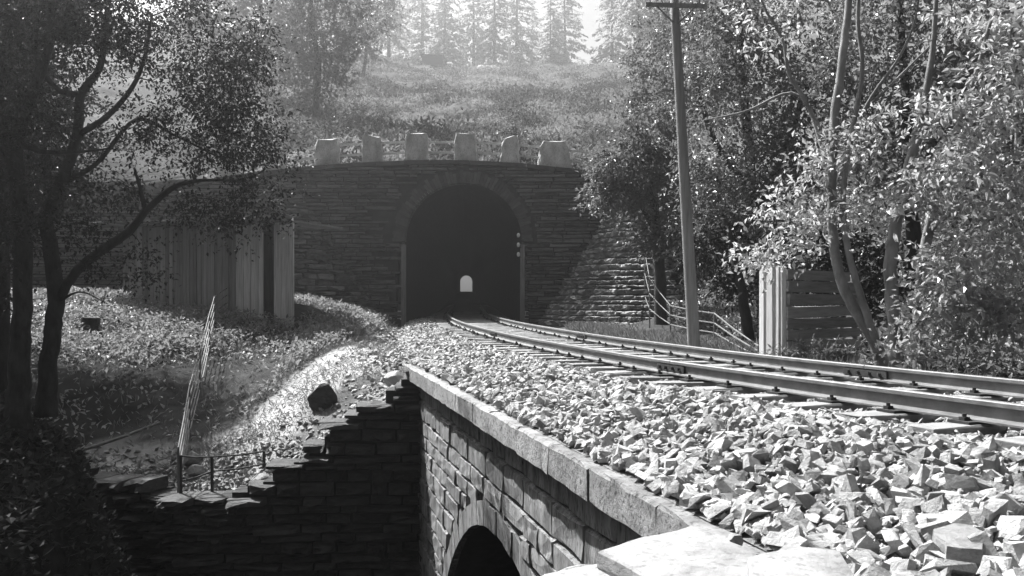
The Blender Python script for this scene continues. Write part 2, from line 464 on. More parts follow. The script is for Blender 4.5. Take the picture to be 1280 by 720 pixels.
def place_stones(st, items, name, parent, limit=300, rest_name=None, tw=.012):
    """items: (centre Vector, U, N, w, depth, h). The largest become parts, the rest one part."""
    rest = MB()
    for i, (c, U, N, w, dp, h) in enumerate(items):
        k = random.randrange(len(st.me))
        Zv = Vector((0, 0, 1))
        rot = Matrix((U, -N, Zv)).transposed()
        rot = rot @ Matrix.Rotation(random.uniform(-tw, tw), 3, 'Y')
        flip = random.choice((1, 1))
        if i < limit:
            o = bpy.data.objects.new(name, st.me[k]); C.objects.link(o); o.parent = parent
            o.location = c - parent.location
            o.rotation_mode = 'QUATERNION'; o.rotation_quaternion = rot.to_quaternion(); o.scale = (w, dp, h)
        else:
            V, Fc = st.raw[k]
            rest.add([c + rot @ Vector((v[0] * w, v[1] * dp, v[2] * h)) for v in V], Fc)
    if rest.v:
        o = rest.build(rest_name or (name + '_infill'), st.mat, parent, parent.location)
        tag(o, kind='stuff')

# ------------------------------------------------------------------ tunnel portal
PY = 33.0
ZR = -.80                      # floor of the tunnel mouth
SPR = 4.17 - TUN_W / 2         # springing height
def coping_top(x):             # portal coping rises gently over the crown
    return 4.98 - 0.010 * (x + 2.6) ** 2 if x < -2.6 else 4.98 - .014 * (x + 2.6) ** 2
portal = empty('tunnel_portal', (TUN_X, PY, ZR), 'dark coursed stone tunnel portal wall with round arch under the road parapet', 'tunnel portal')
def in_arch(x, z, grow):
    r = TUN_W / 2 + grow
    if z < SPR: return abs(x - TUN_X) < r
    return (x - TUN_X) ** 2 + (z - SPR) ** 2 < r * r
st_portal = StoneSet('wall_stone', M['portal'], 12, .035, .14, .07, 100)
items = []
z = -1.3
while z < 4.9:
    h = random.uniform(.09, .17)
    x = -20.5 + random.uniform(0, .4)
    while x < 5.6:
        w = random.choice((random.uniform(.3, .6), random.uniform(.5, 1.0), random.uniform(.8, 1.35)))
        a, b = x, x + w
        # trim against the arch ring
        lo, hi = a, b
        zz = z + h / 2
        gr = .52 if zz > SPR else 0.0
        r = TUN_W / 2 + gr
        half = r if zz < SPR else (math.sqrt(r * r - (zz - SPR) ** 2) if abs(zz - SPR) < r else 0)
        if half > 0:
            l_, r_ = TUN_X - half, TUN_X + half
            if lo < r_ and hi > l_:
                if lo < l_ and l_ - lo > r_ - hi: hi = l_ - .01
                elif hi > r_: lo = r_ + .01
                else: lo = hi
        cx_ = (lo + hi) / 2
        top = coping_top(cx_) - .14
        if hi - lo > .12 and z + h * .6 < top:
            hh = min(h, top - z)
            prot = random.uniform(-.02, .035)
            items.append((Vector((cx_, PY + .2 - prot, z + hh / 2)), Vector((1, 0, 0)), Vector((0, -1, 0)), hi - lo - .022, .42, hh - .022))
        x = b
    z += h
def portal_key(it):
    x, zc = it[0].x, it[0].z
    vis = -7.8 < x < 3.2 and zc > -.6
    if vis and x > 1.9 + (4 - zc) * -.35 + 1.2: vis = vis and zc > 3
    return (0 if vis else 1, -it[3])
items.sort(key=portal_key)
place_stones(st_portal, items, 'wall_stone', portal, 300, 'wall_stone_infill')
# backing behind the joints
mb = MB()
for xa in np.arange(-20.4, 5.6, .26):
    xb = xa + .26; zt0 = coping_top((xa + xb) / 2) - .12
    def bot(x):
        dx = abs(x - TUN_X)
        if dx >= TUN_W / 2 + .25: return -1.5
        return SPR + math.sqrt(max(0, (TUN_W / 2 + .25) ** 2 - dx * dx))
    ya, yb = PY + .06, PY + .9
    b0, b1 = bot(xa), bot(xb)
    mb.add([(xa, ya, b0), (xb, ya, b1), (xb, ya, zt0), (xa, ya, zt0), (xa, yb, b0), (xb, yb, b1), (xb, yb, zt0), (xa, yb, zt0)],
           [(0, 1, 2, 3), (5, 4, 7, 6), (3, 2, 6, 7), (0, 4, 5, 1), (0, 3, 7, 4), (1, 5, 6, 2)])
mb.build('wall_core', M['mortar'], portal, portal.location)
# voussoirs
nv = 60
vm = MB()
wv = math.pi * (TUN_W / 2 + .25) / nv
for k in range(nv):
    a = math.pi * (k + .5) / nv
    lg = random.uniform(.34, .5); rr = TUN_W / 2
    m_ = MB()
    w0 = math.pi * rr / nv - .014; w1 = math.pi * (rr + lg) / nv - .014
    pr = random.uniform(-.045, .0)
    V = [(-w0 / 2, -.03 - pr, 0), (w0 / 2, -.03 - pr, 0), (w1 / 2, -.03 - pr, lg), (-w1 / 2, -.03 - pr, lg),
         (-w0 / 2, .5, 0), (w0 / 2, .5, 0), (w1 / 2, .5, lg), (-w1 / 2, .5, lg)]
    rot = Matrix.Rotation(-(a - math.pi / 2), 3, 'Y')
    base = Vector((TUN_X + math.cos(a) * rr, PY, SPR + math.sin(a) * rr))
    m_.add([base + rot @ Vector(v) for v in V], [(0, 1, 2, 3), (5, 4, 7, 6), (0, 4, 5, 1), (3, 2, 6, 7), (0, 3, 7, 4), (1, 5, 6, 2)])
    m_.build('arch_stone', M['arch'], portal, base)
# jamb posts
for sx in (-1, 1):
    m_ = MB(); bx_ = TUN_X + sx * (TUN_W / 2 + .02)
    m_.box((bx_, PY - .12, (ZR + 2.75 + ZR - .3) / 2), (.16, .16, 3.05), None, .008)
    m_.build('jamb_post', M['pole'], portal, (bx_, PY - .12, ZR))
for py_ in (294, 306, 318):
    p = P(648, py_, PY - .25)
    m_ = MB(); m_.tube([p + Vector((0, 0, -.08)), p + Vector((0, 0, -.02)), p + Vector((0, 0, .03)), p + Vector((0, 0, .08))], [.035, .06, .06, .03], 8)
    ins = m_.build('insulator', M['porcelain'], portal, p, True)
    m_ = MB(); m_.tube([p + Vector((0, 0, -.06)), p + Vector((.1, .05, -.1)), p + Vector((.12, .2, -.1))], .012, 5)
    m_.build('bracket', M['dark_iron'], ins, p)
# coping course
x = -20.4
while x < 5.4:
    w = random.uniform(.9, 1.5); xc_ = x + w / 2
    slope = (coping_top(x + w) - coping_top(x)) / w
    m_ = MB(); m_.box((xc_, PY + .28, coping_top(xc_) - .07 + random.uniform(-.008, .008)), (w - .012, .72, .14), Matrix.Rotation(-math.atan(slope), 3, 'Y'), .008)
    m_.build('coping_stone', M['arch'], portal, (xc_, PY + .28, coping_top(xc_)))
    x += w
# lining, floor
mb = MB(); ring = [(-TUN_W / 2, -.6)] + [(-TUN_W / 2 * math.cos(math.pi * k / 24), SPR - ZR + TUN_W / 2 * math.sin(math.pi * k / 24)) for k in range(25)] + [(TUN_W / 2, -.6)]
st_d = [33.05, 36, 45, 70, 120, 200, TUN_END + 1]
n = len(ring)
for d in st_d:
    zf = ZR + (d - 33) * .0142
    for (u, zz) in ring: mb.v.append((tun_axis(d) + u, d, zf + zz))
for i in range(len(st_d) - 1):
    for k in range(n - 1):
        a = i * n + k; mb.f.append((a, a + 1, a + n + 1, a + n))
    mb.f.append((i * n + n - 1, i * n, (i + 1) * n, (i + 1) * n + n - 1))
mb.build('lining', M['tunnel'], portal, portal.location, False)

# ------------------------------------------------------------------ stone pitching either side of the portal (rubble quarter cones)
def cone_pitch(name, label, apex, zb, Rb, a0, a1, material, hmin, hmax, wmin, wmax, seed, ky=1.0):
    random.seed(seed)
    root = empty(name, (apex[0], apex[1], zb), label, 'retaining wall')
    st = StoneSet('stone', material, 10, .05, .12, .1, seed)
    its = []; z = zb
    while z < apex[2] - .15:
        h = random.uniform(hmin, hmax); r = Rb * (1 - (z + h / 2 - zb) / (apex[2] - zb)) + .25
        a = a0 + random.uniform(0, .1)
        while a < a1:
            w = random.uniform(wmin, wmax); da = w / r; am = a + da / 2
            if am > a1: break
            Pv = Vector((math.cos(am), math.sin(am) * ky, 0)); Nv = Vector((math.cos(am) * ky, math.sin(am), 0)).normalized(); Uv = Vector((-Nv.y, Nv.x, 0))
            hh = h * random.uniform(.8, 1.1)
            its.append((Vector((apex[0], apex[1], z + h / 2)) + Pv * r - Nv * (.15 + random.uniform(-.06, .05)), Uv, Nv, w - .03, .4, hh - .02))
            a += da / max(1.0, ky * .8)
        z += h
    its.sort(key=lambda i: -i[3] * (1 if i[0].y < PY - .1 else 0))
    place_stones(st, its, 'stone', root, 300)
    m_ = MB(); nn = 20
    for t in (0, 1):
        for k in range(nn + 1):
            a = a0 + (a1 - a0) * k / nn
            r = (Rb * (1 - t)) + .02
            m_.v.append((apex[0] + math.cos(a) * r, apex[1] + math.sin(a) * r * ky, (zb - .3) if t == 0 else apex[2] - .1))
    for k in range(nn): m_.f.append((k, k + 1, k + nn + 2, k + nn + 1))
    m_.build('wall_core', M['mortar'], root, root.location)
    return root
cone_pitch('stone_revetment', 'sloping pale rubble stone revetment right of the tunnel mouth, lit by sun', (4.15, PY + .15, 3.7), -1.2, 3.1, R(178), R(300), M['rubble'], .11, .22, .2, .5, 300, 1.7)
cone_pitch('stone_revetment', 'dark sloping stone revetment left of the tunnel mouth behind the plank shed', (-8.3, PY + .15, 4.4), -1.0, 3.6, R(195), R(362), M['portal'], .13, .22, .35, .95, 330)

# ------------------------------------------------------------------ guard stones and railing on the portal
gs = [(285, 178, 208, 26, 30, 'leftmost guard stone on the portal parapet, half hidden by tree foliage'),
      (344, 178, 208, 22, 30, 'narrow guard stone at the edge of the dark left tree foliage'),
      (409, 172, 205, 30, 33, 'broad rough guard stone on the parapet, third from the left'),
      (466, 168, 202, 25, 27, 'slim guard stone with sloping top, left of the tunnel crown'),
      (521, 165, 200, 31, 27, 'square guard stone with a dark crack on its face'),
      (582, 164, 199, 27, 30, 'guard stone standing straight above the tunnel crown'),
      (637, 166, 200, 20, 26, 'narrow tapering guard stone just right of the tunnel crown'),
      (693, 170, 203, 34, 44, 'widest guard stone at the right end of the parapet by the tree')]
for i, (px, y0, y1, wt, wb, lab) in enumerate(gs):
    random.seed(40 + i)
    d = PY + .3; s = F / d
    c = P(px, y1, d); c.z = coping_top(c.x) - .01; H = (y1 - y0) / s
    m_ = MB(); levels = 5
    lean = random.uniform(-.05, .05)
    for k in range(levels):
        t = k / (levels - 1); w = (wb + (wt - wb) * t) / s; dp = .42 - .1 * t
        cap = 1 - .12 * (t > .99)
        for q in range(12):
            a = 2 * math.pi * (q + .5) / 12
            sx = math.copysign(abs(math.cos(a)) ** .45, math.cos(a)); sy = math.copysign(abs(math.sin(a)) ** .45, math.sin(a))
            m_.v.append((c.x + lean * t + sx * w / 2 * cap + random.uniform(-.02, .02), c.y + sy * dp / 2 * cap + random.uniform(-.02, .02),
                         c.z + H * t + (random.uniform(-.03, .03) + (lean * 1.2 * sx) if t > .9 else 0)))
    for k in range(levels - 1):
        for q in range(12):
            a = k * 12 + q; b = k * 12 + (q + 1) % 12
            m_.f.append((a, b, b + 12, a + 12))
    m_.v.append((c.x + lean, c.y, c.z + H + .03)); top = len(m_.v) - 1; e = (levels - 1) * 12
    for q in range(12): m_.f.append((e + q, e + (q + 1) % 12, top))
    o = m_.build('guard_stone', M['guard'], None, c)
    tag(o, lab, 'guard stone', 'guard stones on the portal parapet')
random.seed(77)
rl = empty('parapet_railing', (-2.6, PY + .3, 4.95), 'two thin iron rails running between the guard stones on the parapet', 'railing')
for dz in (.34, .72):
    pts = [(x, PY + .32, coping_top(x) + dz + random.uniform(-.012, .012)) for x in np.arange(-14, 3.3, .8)]
    m_ = MB(); m_.tube(pts, .042, 6); m_.build('rail_bar', M['white_board'], rl, (-2.6, PY + .32, 4.95 + dz))

# ------------------------------------------------------------------ bridge
d0, d1 = 3.9, 15.3
O = Vector((coping_x(0), 0, 0))
def bt(d): return d / BD.y                       # depth -> distance along the wall
def wp(t, zc, out=0.0): return Vector((O.x, O.y, zc)) + BD * t + BN * out
t0, t1 = bt(4.1), bt(d1)
bridge = empty('stone_bridge', wp((t0 + t1) / 2, -7.0), 'stone arch railway bridge with projecting coping in the right foreground', 'bridge')
AT, AR, AZ = 9.75, 4.1, -2.45 - 4.1               # arch centre along the wall, radius, centre height
SP = -.17                                         # spandrel face set back from the coping edge
# coping blocks
random.seed(12)
t = bt(3.95); k = 0
while t < t1 + .2:
    w = random.uniform(.85, 1.2)
    if t + w > t1 + .1: w = t1 + .35 - t
    if w < .3: break
    rot = Matrix((BD, BN, Vector((0, 0, 1)))).transposed()
    m_ = MB(); L_ = w - .012; j = lambda a=.008: random.uniform(-a, a)
    nseg = 5; prof = [(-.42, -.22), (.0, -.225), (.0, -.02), (-.025, 0), (-.42, 0.0)]
    for q in range(nseg + 1):
        for (u, zz) in prof:
            m_.v.append(tuple(wp(t, ZC) + rot @ Vector((L_ * q / nseg, u + j(.012), zz + j(.006)))))
    n = len(prof)
    for q in range(nseg):
        for r_ in range(n):
            a = q * n + r_; b = q * n + (r_ + 1) % n
            m_.f.append((a, b, b + n, a + n))
    m_.f.append(tuple(range(n))); m_.f.append(tuple(nseg * n + r_ for r_ in range(n))[::-1])
    m_.build('coping_block', M['coping'], bridge, wp(t + w / 2, ZC))
    t += w; k += 1
# spandrel courses
st_b = StoneSet('spandrel_stone', M['bridge'], 16, .03, .08, .012, 500)
items = []; z = ZC - .225
while z > -6.6:
    h = random.uniform(.2, .31); t = t0 - random.uniform(0, .5)
    while t < t1:
        w = random.uniform(.45, 1.05); a, b = t, min(t + w, t1)
        zc_ = z - h / 2; r = AR + .3
        half = math.sqrt(r * r - (zc_ - AZ) ** 2) if abs(zc_ - AZ) < r else 0
        if half:
            l_, r_ = AT - half, AT + half
            if a < r_ and b > l_:
                if a < l_: b = l_ - .01
                elif b > r_: a = r_ + .01
                else: b = a
        if b - a > .14:
            items.append((wp((a + b) / 2, zc_, SP - .2 + random.uniform(-.012, .012)), -BD, BN, b - a - .012, .4, h - .012))
        t += w
    z -= h
# U x -N must give +Z : U = -BD?  check orientation
place_stones(st_b, items, 'spandrel_stone', bridge, 300)
nv = 40
for k in range(nv):
    a = math.pi * (k + .5) / nv
    lg = random.uniform(.24, .36); w0 = math.pi * AR / nv - .012; w1 = math.pi * (AR + lg) / nv - .012
    m_ = MB(); pr = random.uniform(-.02, .0)
    V = [(-w0 / 2, SP - .4, 0), (w0 / 2, SP - .4, 0), (w1 / 2, SP - .4, lg), (-w1 / 2, SP - .4, lg),
         (-w0 / 2, SP + pr, 0), (w0 / 2, SP + pr, 0), (w1 / 2, SP + pr, lg), (-w1 / 2, SP + pr, lg)]
    vs = []
    for (u, o_, rr) in V:
        ca, sa = math.cos(a), math.sin(a)
        vs.append(wp(AT + ca * (AR + rr) - sa * u, AZ + sa * (AR + rr) + ca * u, o_))
    m_.add(vs, [(0, 1, 2, 3), (5, 4, 7, 6), (0, 4, 5, 1), (3, 2, 6, 7), (0, 3, 7, 4), (1, 5, 6, 2)])
    m_.build('arch_stone', M['bridge'], bridge, wp(AT, AZ + AR))
mb = MB()
for ta in np.arange(t0 - .2, t1, .2):
    tb = min(ta + .2, t1 - .02)
    def bot(t_):
        q = AR + .2; dx = abs(t_ - AT)
        return AZ + math.sqrt(q * q - dx * dx) if dx < q else -7.8
    v = []
    for o_ in (SP - .06, SP - 5.0):
        v += [wp(ta, bot(ta), o_), wp(tb, bot(tb), o_), wp(tb, ZC - .12, o_), wp(ta, ZC - .12, o_)]
    mb.add(v, [(0, 1, 2, 3), (5, 4, 7, 6), (3, 2, 6, 7), (0, 4, 5, 1)])
mb.build('wall_core', M['mortar'], bridge, bridge.location)
mb = MB(); ns = 24
for o_ in (SP - .1, SP - 5.0):
    for k in range(ns + 1):
        a = math.pi * k / ns; mb.v.append(tuple(wp(AT + math.cos(a) * AR, AZ + math.sin(a) * AR, o_)))
for k in range(ns): mb.f.append((k, k + 1, k + ns + 2, k + ns + 1))
b = len(mb.v)
mb.f.append(tuple(range(ns + 1, 2 * ns + 2)))
mb.build('arch_barrel', M['mortar'], bridge, bridge.location)

# ------------------------------------------------------------------ wing wall left of the bridge (big rough blocks, stepped top)
random.seed(5)
wing = empty('wing_masonry', (-4, 15.2, -6), 'rough dark block wing wall with stepped top, left of the bridge abutment', 'retaining wall')
wl = [Vector((coping_x(15.35) + .45, 15.0, 0)), Vector((-5.3, 14.85, 0)), Vector((-7.6, 15.6, 0)), Vector((-10.5, 17.2, 0))]
seglen = [(wl[i + 1] - wl[i]).length for i in range(3)]
def wing_pt(sv):
    for i in range(3):
        if sv <= seglen[i] or i == 2:
            dv = (wl[i + 1] - wl[i]).normalized(); return wl[i] + dv * sv, dv
        sv -= seglen[i]
def wing_top(sv):
    p, _ = wing_pt(sv)
    px = 640 + F * p.x / p.y
    ytop = np.interp(px, [60, 120, 155, 190, 240, 290, 310, 340, 370, 400, 420, 455, 470, 500, 520], [594, 600, 606, 613, 624, 612, 602, 594, 573, 557, 530, 518, 498, 472, 460])
    return (HOR - ytop) / F * p.y
st_w = StoneSet('wall_block', M['wing'], 18, .06, .16, .06, 700)
items = []; z = -6.9; total = sum(seglen)
while z < -1.1:
    h = random.uniform(.11, .23); sv = random.uniform(-.3, 0)
    while sv < total:
        w = random.choice((random.uniform(.25, .6), random.uniform(.5, 1.15)))
        c, dv = wing_pt(max(0, sv + w / 2))
        a = max(sv, 0); mid = (a + sv + w) / 2
        c, dv = wing_pt(mid); c.z = z + h / 2
        if z + h * .5 < wing_top(mid) and sv + w - a > .2:
            Nv = Vector((dv.y, -dv.x, 0));
            if Nv.y > 0: Nv = -Nv
            Uv = Vector((-Nv.y, Nv.x, 0))
            hole_ = abs((640 + F * c.x / c.y) - 410) < 10 and abs((HOR - F * (z + h / 2) / c.y) - 615) < 12
            if not hole_:
                items.append((c - Nv * (.32 + random.uniform(-.09, .09)), Uv, Nv, sv + w - a - .04, .66, h * random.uniform(.82, 1.05) - .03))
        sv += w
    z += h
items.sort(key=lambda q: (q[0].z < -4.9, -q[3]))
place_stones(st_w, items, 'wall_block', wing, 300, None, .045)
mb = MB()
for sv in np.arange(0, total, .25):
    c, dv = wing_pt(sv + .125); a, _ = wing_pt(sv); b, _ = wing_pt(min(sv + .25, total)); Nv = Vector((dv.y, -dv.x, 0)); Nv = -Nv if Nv.y > 0 else Nv
    zt = wing_top(sv + .125) - .12
    v = []
    for o_ in (-.15, -.75):
        v += [a + Nv * o_ + Vector((0, 0, -7.6)), b + Nv * o_ + Vector((0, 0, -7.6)), b + Nv * o_ + Vector((0, 0, zt)), a + Nv * o_ + Vector((0, 0, zt))]
    mb.add(v, [(0, 1, 2, 3), (5, 4, 7, 6), (3, 2, 6, 7)])
mb.build('wall_core', M['mortar'], wing, wing.location)

# ------------------------------------------------------------------ railway track
track = empty('railway_track', (3.2, 6.5, -1.0), 'single railway track curving over the bridge into the tunnel mouth', 'railway track')
prof = [(-.062, -.14), (.062, -.14), (.062, -.128), (.012, -.112), (.010, -.042), (.035, -.032), (.036, -.006), (.028, 0), (-.028, 0), (-.036, -.006), (-.035, -.032), (-.010, -.042), (-.012, -.112), (-.062, -.128)]
def rail_piece(u, da, db):
    m_ = MB(); n = len(prof)
    ds = np.concatenate([np.arange(da, min(db, 36), .4), np.arange(36, db, 3) if db > 36 else [], [db]])
    for d in ds:
        h = heading(d); nn = np.array([h[1], -h[0]]); x, y = track_pt(d, u); zz = rail_z(d)
        for (a, b) in prof: m_.v.append((x + nn[0] * a, y + nn[1] * a, zz + b))
    for i in range(len(ds) - 1):
        for k in range(n):
            a = i * n + k; b = i * n + (k + 1) % n
            m_.f.append((a, b, b + n, a + n))
    m_.f.append(tuple(range(n))); m_.f.append(tuple((len(ds) - 1) * n + k for k in range(n))[::-1])
    x, y = track_pt((da + min(db, 34)) / 2, u)
    return m_.build('rail', M['rail'], track, (x, y, rail_z(10)))
def fishplate(u, d):
    root = None
    h = heading(d); hv = Vector((h[0], h[1], 0)); nv_ = Vector((h[1], -h[0], 0)); x, y = track_pt(d, u); c = Vector((x, y, rail_z(d) - .078))
    rot = Matrix((hv, -nv_, Vector((0, 0, 1)))).transposed()
    for s in (-1, 1):
        m_ = MB(); m_.box(c + nv_ * s * .024, (.62, .022, .066), rot)
        fp = m_.build('fishplate', M['dark_iron'], track, c + nv_ * s * .024)
        for q in (-.22, -.08, .08, .22):
            b = c + nv_ * s * .036 + hv * q
            m_ = MB(); m_.tube([b, b + nv_ * s * .03], .019, 6); m_.build('bolt', M['dark_iron'], fp, b)
for u, js in ((-GAUGE / 2 - .036, (9.75, 18.6)), (GAUGE / 2 + .036, (8.6, 17.4))):
    ends = [-3.0] + list(js) + [52]
    for a, b in zip(ends[:-1], ends[1:]): rail_piece(u, a + .006, b - .006)
    for jd in js: fishplate(u, jd)
random.seed(21)
d = -1.5
sl_me = []
for k in range(6):
    m_ = MB()
    for q in range(6):
        xx = -1.25 + 2.5 * q / 5
        for (a, b) in ((-.12, -.15), (.12, -.15), (.125, -.012), (.11, 0), (-.11, 0), (-.125, -.012)):
            m_.v.append((xx + (random.uniform(-.02, .02) if q in (0, 5) else 0), a + random.uniform(-.008, .008), b + random.uniform(-.006, .004)))
    for q in range(5):
        for r_ in range(6):
            a = q * 6 + r_; b = q * 6 + (r_ + 1) % 6; m_.f.append((a, b, b + 6, a + 6))
    m_.f.append(tuple(range(6))); m_.f.append(tuple(30 + r_ for r_ in range(6)))
    me_ = m_.mesh('sleeper'); me_.materials.append(M['sleeper']); sl_me.append(me_)
m_ = MB(); m_.box((0, 0, .009), (.30, .17, .018)); pl_me = m_.mesh('tie_plate'); pl_me.materials.append(M['dark_iron'])
m_ = MB(); m_.box((0, 0, .012), (.05, .045, .024)); m_.tube([(0, 0, .02), (0, 0, .045)], .015, 6); sp_me = m_.mesh('rail_clip'); sp_me.materials.append(M['dark_iron'])
while d < 44:
    x, y = track_pt(d, 0); h = heading(d); nv_ = Vector((h[1], -h[0], 0)); hv = Vector((h[0], h[1], 0))
    ang = math.atan2(nv_.y, nv_.x) + random.uniform(-.03, .03)
    c = Vector((x, y, rail_z(d) - .158))
    o = bpy.data.objects.new('sleeper', random.choice(sl_me)); C.objects.link(o); o.parent = track
    o.location = c - track.location + nv_ * random.uniform(-.08, .05); o.rotation_euler = (0, 0, ang)
    for s in (-1, 1):
        q = s * (GAUGE / 2 + .036)
        p = bpy.data.objects.new('tie_plate', pl_me); C.objects.link(p); p.parent = o; p.location = (q, 0, 0.001)
        for w in (-1, 1):
            p = bpy.data.objects.new('rail_clip', sp_me); C.objects.link(p); p.parent = o; p.location = (q + w * .095, random.uniform(-.03, .03), .018)
    d += .66 * h[1] + random.uniform(-.03, .03)

# ------------------------------------------------------------------ ballast
def left_edge(d):     # world x of the ballast's left edge at depth d
    return np.interp(d, [-3, 1.5, 3.4, 15.3, 17, 20, 26, 32.9, 33.4, 60], [2.6, coping_x(1.5) + .1, coping_x(3.4) + .1, coping_x(15.3) + .12, -2.0, -2.45, -3.2, -3.75, -3.7, -4.8])
def ballast_z(d, u, ul):
    """height at offset u from the centre; ul: offset of the left edge"""
    zs = rail_z(d) - .158
    ze = np.interp(d, [2.4, 3.2, 4.2, 15, 18, 33], [-1.04, -1.05, ZC + .035, ZC + .035, -1.12, -.85])
    zi = zs - .035
    u = np.asarray(u, float)
    left = zi + (ze - zi) * np.clip((-1.15 - u) / np.maximum(.1, (-1.15 - ul)), 0, 1) ** 1.15
    right = zi - np.clip((u - 1.3) / .9, 0, 1.6) * .32
    return np.where(u < 0, left, right)
bb = MB(); ds = np.concatenate([np.arange(-2, 34, .4), np.arange(36, 66, 3)]); nu = 16
for d in ds:
    h = heading(d); n2 = np.array([h[1], -h[0]])
    xl = left_edge(d); ul = (xl - left_rail_x(d)) / n2[0] - GAUGE / 2
    for u in np.linspace(ul, 2.6 if d < 32 else 1.9, nu):
        x = left_rail_x(d) + (u + GAUGE / 2) * n2[0]; y = d + (u + GAUGE / 2) * n2[1] * np.clip((u - ul) / 1.0, 0, 1)
        bb.v.append((x, y, float(ballast_z(d, u, ul)) - .03))
for i in range(len(ds) - 1):
    for k in range(nu - 1):
        a = i * nu + k; bb.f.append((a, a + 1, a + nu + 1, a + nu))
ballast = bb.build('ballast_bed', M['ballast_base'], None, (0, 0, 0), True)
tag(ballast, kind='structure')
# angular stone shapes
def hull(seed, flat):
    r = random.Random(seed); bm = bmesh.new()
    tp = r.uniform(.45, .9); wid = r.uniform(.22, .44)
    for sx in (-1, 1):
        for sy in (-1, 1):
            for sz in (-1, 1):
                q = tp if sz > 0 else 1
                bm.verts.new(((sx * .5 + r.uniform(-.2, .14)) * q, (sy * wid + r.uniform(-.15, .12)) * q, (sz * .5 + r.uniform(-.22, .2)) * flat * 1.35))
    for k in range(3):
        p = Vector((r.uniform(-1, 1), r.uniform(-1, 1), r.uniform(-1, 1))).normalized()
        bm.verts.new((p.x * .66, p.y * (wid + .1), p.z * flat))
    res = bmesh.ops.convex_hull(bm, input=bm.verts)
    bmesh.ops.delete(bm, geom=[v for v in bm.verts if not v.link_faces], context='VERTS')
    bmesh.ops.triangulate(bm, faces=bm.faces); bmesh.ops.recalc_face_normals(bm, faces=bm.faces)
    bm.verts.ensure_lookup_table(); bm.verts.index_update()
    V = np.array([v.co[:] for v in bm.verts]); Fa = np.array([[v.index for v in f.verts] for f in bm.faces])
    bm.free(); return V, Fa
HULLS = [hull(900 + i, random.Random(i).uniform(.12, .34)) for i in range(28)]
def randrot(n, tilt):
    """rotation matrices: free spin about z, limited tilt"""
    a = rng.uniform(0, 2 * np.pi, n); b = rng.normal(0, tilt, n); c = rng.normal(0, tilt, n)
    ca, sa, cb, sb, cc, sc = np.cos(a), np.sin(a), np.cos(b), np.sin(b), np.cos(c), np.sin(c)
    z, o = np.zeros(n), np.ones(n)
    Rz = np.stack([np.stack([ca, -sa, z], -1), np.stack([sa, ca, z], -1), np.stack([z, z, o], -1)], -2)
    Rx = np.stack([np.stack([o, z, z], -1), np.stack([z, cb, -sb], -1), np.stack([z, sb, cb], -1)], -2)
    Ry = np.stack([np.stack([cc, z, sc], -1), np.stack([z, o, z], -1), np.stack([-sc, z, cc], -1)], -2)
    return Rx @ Ry @ Rz
pos = []; size = []
def scatter_ballast(da, db, dens, smin, smax, lift):
    n = int((db - da) * 6.5 * dens)
    for _ in range(n):
        d = random.uniform(da, db); h = heading(d); n2 = (h[1], -h[0])
        xl = left_edge(d); ul = (xl - left_rail_x(d)) / n2[0] - GAUGE / 2
        u = random.uniform(ul + .02, 2.4 if d < 32 else 1.8)
        s = smin * (smax / smin) ** (random.random() ** 1.5)
        if abs(abs(u) - GAUGE / 2 - .03) < .09 + s * .3: continue
        y = d + (u + GAUGE / 2) * n2[1] * min(1, max(0, (u - ul) / 1.0))
        x = left_rail_x(d) + (u + GAUGE / 2) * n2[0]
        zz = float(ballast_z(d, u, ul))
        inner = abs(u) < 1.3
        if not inner: zz += random.uniform(0, lift) * min(1, (abs(u) - 1.3) / .5) * min(1, max(.15, (u - ul) / .5))
        if inner: s *= .62; zz -= .02
        
        px_ = 640 + F * x / max(y, .3)
        if y > 1 and (px_ > 1420 or px_ < -50): continue
        pos.append((x, y, zz + s * .12)); size.append(s)
scatter_ballast(1.6, 5, 760, .025, .145, .11)
scatter_ballast(5, 9, 660, .03, .13, .10)
scatter_ballast(9, 15, 480, .035, .12, .08)
scatter_ballast(15, 24, 260, .05, .14, .06)
scatter_ballast(24, 36, 70, .07, .15, .05)
pos = np.array(pos); size = np.array(size)
# spill of stones below the left edge near the camera and past the bridge end
def spill(n, fn, smin, smax):
    xy = np.array([fn() for _ in range(n)]); ss = rng.uniform(smin, smax, n)
    return np.column_stack([xy, terrain(xy[:, 0], xy[:, 1]) + ss * .15]), ss
q2, ss2 = spill(2600, lambda: (lambda x: (x, float(np.interp(x, [-9.4, -7.6, -5.3, -1.7], [17.0, 16.05, 15.3, 15.4])) + abs(random.gauss(0, .55))))(random.uniform(-8.2, -1.6)), .03, .13)
q, ss = spill(900, lambda: (lambda y: (float(left_edge(y)) - abs(random.gauss(0, .55)), y))(random.uniform(15.9, 32)), .04, .13)
rubble_pos, rubble_size = q2, ss2
pos = np.concatenate([pos, q]); size = np.concatenate([size, ss])
rot = randrot(len(pos), .6)
kind = rng.integers(0, len(HULLS), len(pos))
app = size / np.maximum(pos[:, 1], 1.0)
pxs = 640 + F * pos[:, 0] / np.maximum(pos[:, 1], .3); pys = HOR - F * pos[:, 2] / np.maximum(pos[:, 1], .3)
app = np.where((pxs > 0) & (pxs < 1280) & (pys < 735) & (pos[:, 1] > 1.5), app, 0)
order = np.argsort(-app); near = set(order[:300].tolist())
hull_me = []
for V, Fa in HULLS:
    me_ = mesh_np('stone', V, Fa); me_.materials.append(M['ballast']); hull_me.append(me_)
for i in order[:300]:
    o = bpy.data.objects.new('stone', hull_me[kind[i]]); C.objects.link(o); o.parent = ballast
    o.location = pos[i]; o.rotation_mode = 'QUATERNION'; o.rotation_quaternion = Matrix(rot[i].tolist()).to_quaternion(); o.scale = (size[i],) * 3
VV = []; FF = []; base = 0
